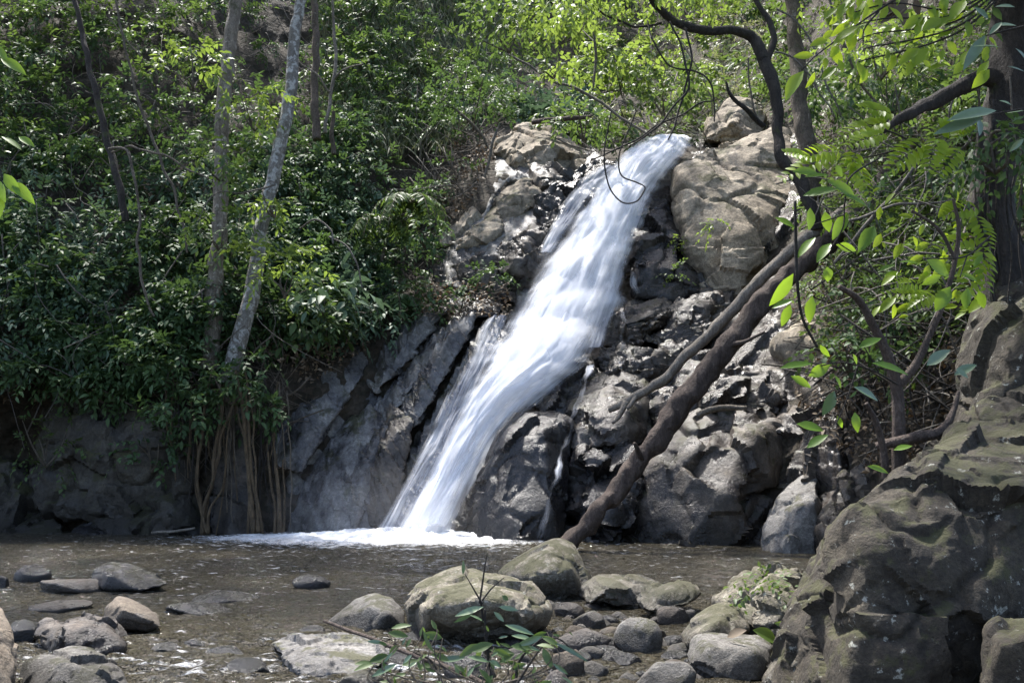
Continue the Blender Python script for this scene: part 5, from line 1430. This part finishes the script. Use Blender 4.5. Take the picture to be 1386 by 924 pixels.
leaf_plant('spray of large sunlit yellow green leaves hanging at the top right, highest of the sprays',
    [[(1245,-20,5.4,4),(1190,15,5.4,3),(1160,35,5.4,2.5),(1110,70,5.3,2),(1085,95,5.3,2)], [(1190,15,5.4,3),(1170,40,5.4,2),(1168,62,5.4,2)]] + [[(1400,-60,5.7,4),(1300,10 + 8*k,5.7,3),(1210 - 12*k,5 + 20*k,5.7,2),(1140 + 10*k,20 + 18*k,5.7,1.5)] for k in range(5)],
    conv(z3, [(500,10,492,55),(440,60,405,100),(480,70,405,108),(470,90,452,145),(355,150,300,152),(385,150,355,158),(328,192,272,264,.45),(358,195,338,240),(640,130,590,165),(640,40,600,75),(560,20,600,55),(700,50,650,80),(420,20,380,50),(520,95,545,110)], 5.3)
    + [(x_, y_, x_ + RS.uniform(-26,16), y_ + RS.uniform(4,26), 5.7, .45) for x_, y_ in [(RS.uniform(1110,1340), RS.uniform(-10,95)) for _ in range(95)]], 'leaf_lime', (1245,-20,5.4), name='leaf_spray')
leaf_plant('feathery bright green fronds fanned out over the leaning logs',
    [[(1290,230,6.3,3),(1230,190,6.2,3),(1180,170,6.1,2),(1150,160,6.1,2)], [(1230,200,6.2,3),(1160,215,6.1,2),(1080,210,6.0,2)]],
    [], 'leaf_lime', (1290,230,6.3), name='leaf_spray',
    frond=[(1205,165,1140,175,6.1,24),(1210,155,1165,140,6.1,22),(1200,180,1150,190,6.0,20),(1130,210,1058,232,6.0,22),(1140,205,1085,205,6.0,20),(1150,210,1180,262,6.0,24),(1160,205,1140,245,6.0,20),(1250,190,1205,222,6.1,24),(1270,185,1255,225,6.1,22),(1285,190,1285,160,6.2,22),(1290,180,1320,165,6.3,22),(1300,200,1270,230,6.2,20),(1100,215,1062,200,6.0,18)])
leaf_plant('hanging twig of oval fresh green leaves in front of the leaning logs',
    [[(1190,215,5.3,2.5),(1150,240,5.3,2.5),(1142,275,5.3,2.5),(1140,310,5.3,2),(1120,345,5.3,2)], [(1142,290,5.3,2),(1110,300,5.3,1.6),(1080,310,5.3,1.4)], [(1130,325,5.3,2),(1160,345,5.3,1.6)]],
    conv(z3, [(325,530,420,508),(365,468,300,462),(415,445,432,478),(345,562,345,622,.5),(385,572,396,628,.42),(446,575,408,642,.42),(250,588,305,615,.4),(360,642,308,692),(520,612,480,672,.42),(415,662,474,678,.4),(402,658,362,702),(392,722,394,762,.6),(352,800,338,875,.42),(300,812,240,832),(292,822,268,884),(500,560,440,520),(470,540,400,480),(330,480,400,470),(300,740,240,830)], 5.3), 'leaf_sprig', (1190,215,5.3), name='leaf_spray')
leaf_plant('twig of drooping broad leaves beside the dark trunk at the right',
    [[(1340,320,6.0,3),(1310,345,5.9,2.5),(1280,350,5.8,2),(1250,350,5.8,2)], [(1310,345,5.9,2),(1300,375,5.8,1.6)]],
    conv(z3, [(725,775,684,842,.5),(660,702,728,745,.42),(530,735,575,712),(772,778,764,838,.5),(800,786,818,836,.5),(812,688,788,722),(640,715,590,700),(755,740,800,760),(700,745,650,770)], 5.8), 'leaf_sprig', (1340,320,6.0), name='leaf_spray')
leaf_plant('bright leaflets lit from behind between the right trunk and the shrub',
    [[(1340,260,6.6,3),(1300,290,6.5,2.5),(1270,300,6.5,2)], [(1340,340,6.6,3),(1290,320,6.5,2)]],
    [(x_, y_, x_ + RS.uniform(-26,8), y_ + RS.uniform(-6,22), 6.5, .4) for x_, y_ in [(RS.uniform(1190,1335), RS.uniform(240,430)) for _ in range(70)]], 'leaf_lime', (1340,260,6.6), name='leaf_spray',
    frond=[(1325,280,1275,285,6.5,20),(1320,290,1340,330,6.5,18),(1325,320,1270,330,6.5,20),(1330,345,1300,400,6.4,22),(1330,330,1335,385,6.4,20),(1260,400,1195,390,6.4,16),(1270,395,1230,410,6.4,16),(1250,385,1205,378,6.4,14)])
leaf_plant('leafy twig low over the grey wedge shaped block, with a few bluish shining leaves',
    [[(1215,520,5.6,3),(1180,500,5.5,2.5),(1140,490,5.4,2.2),(1110,495,5.4,1.8)], [(1160,495,5.4,2),(1145,540,5.4,1.8),(1130,575,5.4,1.6)], [(1190,505,5.5,2),(1170,470,5.4,1.6)]],
    conv(z6, [(30,640,122,618,.25),(108,662,172,628,.4),(245,585,308,548,.35),(180,658,202,692),(230,600,242,628),(280,625,388,645,.25),(76,790,152,806,.4),(104,856,162,818,.38),(235,758,242,812,.45),(186,768,202,802),(268,905,334,918,.25),(340,862,392,848),(60,660,120,690),(140,575,165,610)], 5.4), 'leaf_sprig', (1215,520,5.6), name='leaf_spray')
leaf_plant('bluish glossy leaf cluster in the middle of the low leafy twig',
    [[(1180,530,5.5,2),(1150,530,5.45,2),(1130,540,5.4,1.6)]],
    conv(z6, [(180,700,152,768,.4),(232,690,304,722,.4),(240,700,222,720),(430,632,494,588,.45),(505,658,566,626,.4),(510,640,545,665)], 5.4), 'leaf_glossy', (1180,530,5.5), name='leaf_spray')
leaf_plant('dark bluish long leaves jutting in from the top right edge',
    [[(1420,140,4.6,4),(1380,148,4.6,3),(1340,155,4.6,2)], [(1420,30,4.9,4),(1370,40,4.9,3),(1330,50,4.9,2)]],
    conv(z3, [(850,300,732,306,.2),(815,318,682,358,.24),(800,318,808,366,.4),(890,285,860,268),(924,300,880,300),(820,95,762,182,.25),(865,130,785,120,.25),(845,70,905,62,.3),(865,60,830,90),(900,130,940,170),(924,375,885,410,.3),(880,180,930,190,.2),(790,20,830,50),(900,20,850,10)], 4.7), 'leaf_glossy', (1420,140,4.6), name='leaf_spray')
leaf_plant('woody shrub with a forked dark stem growing from the massive boulder',
    [[(1222,665,6.3,24),(1216,620,6.3,20),(1216,570,6.3,18),(1214,525,6.3,17),(1200,480,6.25,14),(1180,440,6.2,12),(1160,405,6.15,10),(1135,388,6.1,7)],
     [(1200,650,6.2,12),(1196,610,6.2,10),(1185,570,6.15,9),(1172,545,6.1,6)],
     [(1214,525,6.3,14),(1240,495,6.3,12),(1258,455,6.3,9),(1275,415,6.3,8),(1292,360,6.3,7),(1298,310,6.3,6),(1290,270,6.3,4)],
     [(1292,350,6.3,5),(1270,310,6.3,5),(1235,285,6.3,4)]],
    [], 'leaf_sprig', (1222,665,6.3), name='shrub', stem_mat='bark_log', cat='shrub')
leaf_plant('green leaves of a twig hanging in at the left edge',
    [[(-40,150,6.2,3),(-10,190,6.2,2),(5,245,6.2,2)]],
    [(0,78,34,96,6.2),(2,185,30,200,6.2),(25,185,45,195,6.2),(5,205,15,205,6.2),(5,235,25,262,6.2),(15,245,45,272,6.2),(0,245,4,272,6.2),(-5,255,-5,300,6.2),(-10,60,10,80,6.2)], 'leaf_sprig', (-40,150,6.2), name='leaf_spray')
fp = [(a_, b_, a_ + (c_ - a_), b_ + (d_ - b_), Y_, *[k_ * 0.8 for k_ in r_]) for a_, b_, c_, d_, Y_, *r_ in conv(zp, [(852,178,856,118,.35),(1015,262,1042,285,.6),(905,325,812,384,.25),(940,310,815,345,.3),(980,330,1025,372,.4),(1025,385,1150,418,.25),(1000,310,1085,322,.3),(1140,445,1055,425,.3),(1185,430,1075,475,.3),(1185,478,1225,572,.45),(1225,455,1390,532,.14),(1225,545,1295,592,.3),(735,505,675,415,.35),(520,460,455,452,.3),(470,602,575,545,.25),(760,535,862,518,.3),(870,518,962,530,.3),(820,545,835,602,.35),(960,535,1015,558,.5),(615,440,595,470,.4),(640,510,600,545,.4),(660,540,625,560,.4),(690,560,745,590,.3),(560,500,520,540,.3),(1000,440,1040,430,.3),(880,345,945,365,.3),(1100,470,1175,490,.25),(1010,490,960,520,.3),(740,470,790,490,.25),(1050,560,1110,570,.25),(1260,600,1330,640,.2),(900,560,860,610,.3),(700,610,660,640,.3)], 5.0)]
leaf_plant('small willow leaved plant growing among the stones at the bottom centre',
    [[(660,960,4.9,6),(662,900,5.0,5),(658,860,5.0,4),(656,825,5.0,3)], [(700,960,4.9,5),(700,900,5.0,4),(725,870,5.0,3),(740,860,5.0,2)], [(690,940,4.9,4),(745,865,5.0,2.5),(780,880,5.0,1.5)],
     [(600,960,4.9,4),(590,900,5.0,3),(560,880,5.0,2)], [(650,815,5.0,3),(655,785,5.0,2.5),(660,752,5.0,1.5)], [(652,812,5.0,2.5),(665,795,5.0,2),(682,780,5.0,1)], [(652,815,5.0,2.5),(640,795,5.0,2),(628,775,5.0,1)], [(655,840,5.0,3),(652,815,5.0,3)]],
    fp, 'leaf_glossy', (660,960,4.9), name='plant')
lv_pts = [(RS.uniform(500,770), RS.uniform(850,930)) for _ in range(75)]
leaf_plant('low tangle of small green leaves round the foot of the willow leaved plant',
    [[(RS.uniform(540,740), 950, 4.9, 2.5), (x + RS.uniform(-15,15), (y + 950) / 2, 4.95, 2), (x, y, 5.0, 1.2)] for x, y in lv_pts[:34]],
    [(x, y, x + RS.uniform(-30,30), y + RS.uniform(-14,22), 5.0 + RS.uniform(-.15,.15), RS.uniform(.25,.4)) for x, y in lv_pts], 'leaf_mid', (640,950,4.9), name='plant', stem_mat='vine')
leaf_plant('single yellow green leaf lying at the foot of the massive boulder',
    [], [(1052,868,1022,850,5.75,.5),(1085,848,1050,842,5.8,.3)], 'leaf_bright', (1040,866,5.75), name='fallen_leaf', cat='leaf')
leaf_plant('rusty dead leaf lying on the long dark grey stone', [], [(984,862,1008,850,6.1,.5)], 'leaf_litter', (990,862,6.1), name='fallen_leaf', cat='leaf')
leaf_plant('tuft of red brown dead leaves in the top right branches', [[(1240,-15,6.4,3),(1215,0,6.4,2),(1200,15,6.4,2)]],
    [(1215+RS.uniform(-25,25), RS.uniform(-8,14), 1215+RS.uniform(-30,30), RS.uniform(10,34), 6.4, .4) for _ in range(16)], 'leaf_litter', (1240,-15,6.4), name='leaf_spray')

# bushes and saplings one can tell apart on the far slopes
def bush(label, px, py, r, n, mat, off=0.9, cat='bush', name='bush', L=0.14, W=0.06, K=7, flat=0.7, droop=0.35, stem=True, Y=None, group=None):
    Y0 = float(depth(px, py)) if Y is None else Y + off
    c = P(px, py, Y0 - off)
    foot = P(px, py + r * F / Y0 * 0.8, Y0 - off * 0.3)
    t = thing(name, label, cat, foot, group)
    d = rand_unit(n); d[:, 2] = d[:, 2] * 0.8 + 0.15
    pos = c + d * (r * RS.uniform(0.3, 1.0, n) ** 0.6)[:, None] * np.array([1.2, 0.9, flat])
    lv = Leaves(); sprigs(lv, pos, d, K=K, L=L, W=W, droop=droop)
    link('leaves', lv.build('leaves', mat, foot), parent=t)
    if stem:
        tb = Tubes()
        for k in range(4):
            e = c + RS.normal(size=3) * r * 0.4
            tb.add(np.stack([foot, (foot + e) / 2 + RS.normal(size=3) * 0.05, e]), [0.02, 0.014, 0.006], sides=5, samples=10)
        link('stem', tb.build('stem', 'vine', foot), parent=t)
    return t


bush('leafy screen hiding the upper end of the thick log', 1175, 285, 0.38, 42, 'leaf_mid', Y=13.6, off=0.3, L=0.11)
bush('second leafy screen right of the upper end of the thick log', 1240, 235, 0.5, 50, 'leaf_dark', Y=13.0, off=0.3, L=0.11)
bush('leafy bush in front of the big dark trunk at the right edge', 1345, 200, 0.22, 40, 'leaf_dark', Y=6.6, off=0.1, L=0.08, W=0.035)
bush('leafy bush half hiding the large tree fern', 575, 310, 0.45, 34, 'leaf_dark', Y=19.0, off=0.3, L=0.12)
bush('sunlit yellow green sapling in front of the brown trunk, near the top', 262, 85, 0.62, 34, 'leaf_bright', cat='sapling', name='sapling', K=6, Y=17.0, off=0.3)
bush('sunlit yellow green sapling between the two trunks at the upper left', 345, 140, 0.6, 34, 'leaf_bright', cat='sapling', name='sapling', K=6, Y=17.0, off=0.3)
bush('bright green bush overlapping the middle of the brown trunk', 300, 215, 0.5, 30, 'leaf_mid', Y=16.6, off=0.3)
bush('bright green bush at the foot of the pale lichened trunk', 385, 360, 0.65, 44, 'leaf_bright', Y=16.4, off=0.3)
bush('bright green bush covering the lower middle of the brown trunk', 300, 310, 0.55, 36, 'leaf_mid', Y=16.5, off=0.3)
bush('small bright sprig beside the pale trunk, at its lean', 372, 275, 0.3, 14, 'leaf_bright', Y=16.8, off=0.2)
bush('dark leafy creeper clump on the root bundles', 312, 520, 0.42, 40, 'leaf_dark', Y=16.2, off=0.3)
bush('creeper curtain hanging over the top of the mossy rock wall', 150, 515, 0.55, 60, 'leaf_dark', Y=16.7, off=0.3, flat=0.5, droop=0.8)
bush('small creeper low on the mossy rock wall, near the boulder', 205, 610, 0.45, 30, 'leaf_dark', Y=16.6, off=0.2, L=0.10)
bush('dark leafy creeper clump left of the root bundles', 245, 560, 0.5, 40, 'leaf_dark', Y=16.4, off=0.3)
bush('dark creeper between the grey rock and the leaf strewn slab', 352, 560, 0.32, 24, 'leaf_dark', Y=16.4, off=0.3)
bush('big leaved bluish plant at the right end of the left slope', 440, 395, 0.6, 26, 'leaf_blue', Y=17.4, off=0.4, L=0.26, W=0.12, K=4)
bush('big leaved dark plant above the leaf strewn slab', 415, 440, 0.5, 24, 'leaf_mid', Y=17.6, off=0.3, L=0.22, W=0.10, K=4)
bush('low weeds under the reddish grey boulder', 665, 375, 0.35, 34, 'leaf_dark', Y=19.4, off=0.3, L=0.09, W=0.05)
bush('dark weeds at the head of the leaning slabs', 590, 400, 0.45, 40, 'leaf_dark', Y=19.2, off=0.3, L=0.10, W=0.06)
bush('small sunny weed growing from the huge pale block', 968, 300, 0.14, 9, 'leaf_bright', Y=18.7, off=0.1, L=0.08, W=0.05, stem=False)
bush('tiny weed on the wet face right of the fall, lower of two', 912, 370, 0.16, 10, 'leaf_mid', Y=18.6, off=0.1, L=0.07, W=0.04, stem=False)
bush('tiny weed on the wet face right of the fall, upper of two', 920, 325, 0.12, 8, 'leaf_bright', Y=19.4, off=0.1, L=0.07, W=0.04, stem=False)
bush('bright yellow tuft of leaves hanging above the tan boulder', 748, 90, 0.28, 16, 'leaf_bright', Y=18.5, off=0.2, L=0.14, W=0.08, K=4)
bush('dense dark bush overhanging the tan boulder', 640, 130, 1.0, 110, 'leaf_dark', Y=22.0, off=0.6, L=0.12)
bush('dark hanging creeper at the upper middle, just under the top edge', 690, 25, 0.8, 80, 'leaf_mid', Y=18.0, off=0.4, droop=0.9)
bush('bright overhanging leaves at the top edge left of the white liana', 760, 10, 0.8, 80, 'leaf_bright', Y=17.0, off=0.4, droop=0.8)
bush('bright bush behind the white liana', 840, 80, 0.9, 90, 'leaf_bright', Y=22.0, off=0.5, L=0.16, W=0.09)
bush('mid green bush under the long bough', 900, 120, 0.8, 70, 'leaf_mid', Y=22.0, off=0.5, L=0.15, W=0.08)
bush('small lit bush on the lip of the fall', 790, 165, 0.5, 36, 'leaf_mid', Y=20.0, off=0.4)
bush('dark bush on the right bank behind the tall straight trunk', 1130, 120, 0.8, 80, 'leaf_dark', Y=17.5, off=0.5)
bush('dark bush on the right bank above the feathery fronds', 1210, 110, 0.7, 70, 'leaf_dark', Y=14.5, off=0.5)
bush('bright bush under the top right spray', 1190, 60, 0.6, 55, 'leaf_bright', Y=12.5, off=0.4, L=0.12)
bush('shaded bush under the leaning logs on the right bank', 1190, 410, 0.5, 46, 'leaf_dark', Y=12.6, off=0.4, L=0.10)
bush('dark green weeds between the bank rock and the shrub stem', 1150, 470, 0.4, 30, 'leaf_dark', Y=12.0, off=0.3, L=0.09)
bush('moss green weed tuft on the knobbly lichened rock', 1030, 800, 0.14, 22, 'leaf_mid', Y=7.0, off=0.05, L=0.05, W=0.025, stem=False)
bush('creeper trailing down the mossy rock wall', 62, 600, 0.5, 26, 'leaf_mid', Y=16.6, off=0.2, L=0.09, W=0.05, flat=1.6)


def fern(label, px, py, Y, n, L, lp, mat, seed, name='fern', lift=0.75, group=None):
    rs = np.random.RandomState(seed)
    c = P(px, py, Y)
    t = thing(name, label, 'fern', c, group)
    lv = Leaves(); tb = Tubes()
    for k in range(n):
        a = 2 * math.pi * k / n + rs.uniform(-0.3, 0.3)
        h = np.array([math.cos(a), math.sin(a) * 0.9 - 0.25, 0])
        l = L * rs.uniform(0.75, 1.2)
        s = np.linspace(0, 1, 16)[:, None]
        pth = c + h * l * s * (1 - 0.25 * s) + np.array([0, 0, 1.0]) * l * (lift * s - (lift + 0.6) * s * s)
        tb.add(pth, np.linspace(0.012, 0.004, 16), sides=4)
        T = unit(np.gradient(pth, axis=0)); sd_ = unit(np.cross(T, np.array([0, 0, 1.0]))); up = np.cross(sd_, T)
        m_ = 26
        i = np.linspace(2, 15, m_).astype(int)
        w_ = lp * np.sin(np.pi * np.clip(np.linspace(0.15, 0.98, m_), 0, 1)) ** 0.7
        for sg in (-1, 1):
            lv.add(pth[i], T[i] * 0.45 + sd_[i] * sg - np.array([0, 0, 0.3]) + rs.normal(size=(m_, 3)) * 0.16, up[i] + rs.normal(size=(m_, 3)) * 0.35, w_ * rs.uniform(0.6, 1.2, m_), w_ * 0.22, None, 0.2)
    link('stem', tb.build('stem', 'vine', c), parent=t)
    link('fronds', lv.build('fronds', mat, c), parent=t)
    return t


fern('large tree fern with feathery bluish fronds left of the pale sloping slab', 555, 275, 19.4, 15, 1.05, 0.26, 'leaf_mid', 1)
fern('second tree fern lower and left of the large one', 520, 300, 19.8, 9, 0.9, 0.3, 'leaf_mid', 2)
fern('dark fern in the gap under the tree ferns', 535, 405, 19.2, 10, 0.75, 0.22, 'leaf_dark', 3)
fern('dark fern above the head of the leaning slabs', 495, 420, 18.9, 9, 0.7, 0.2, 'leaf_dark', 4)
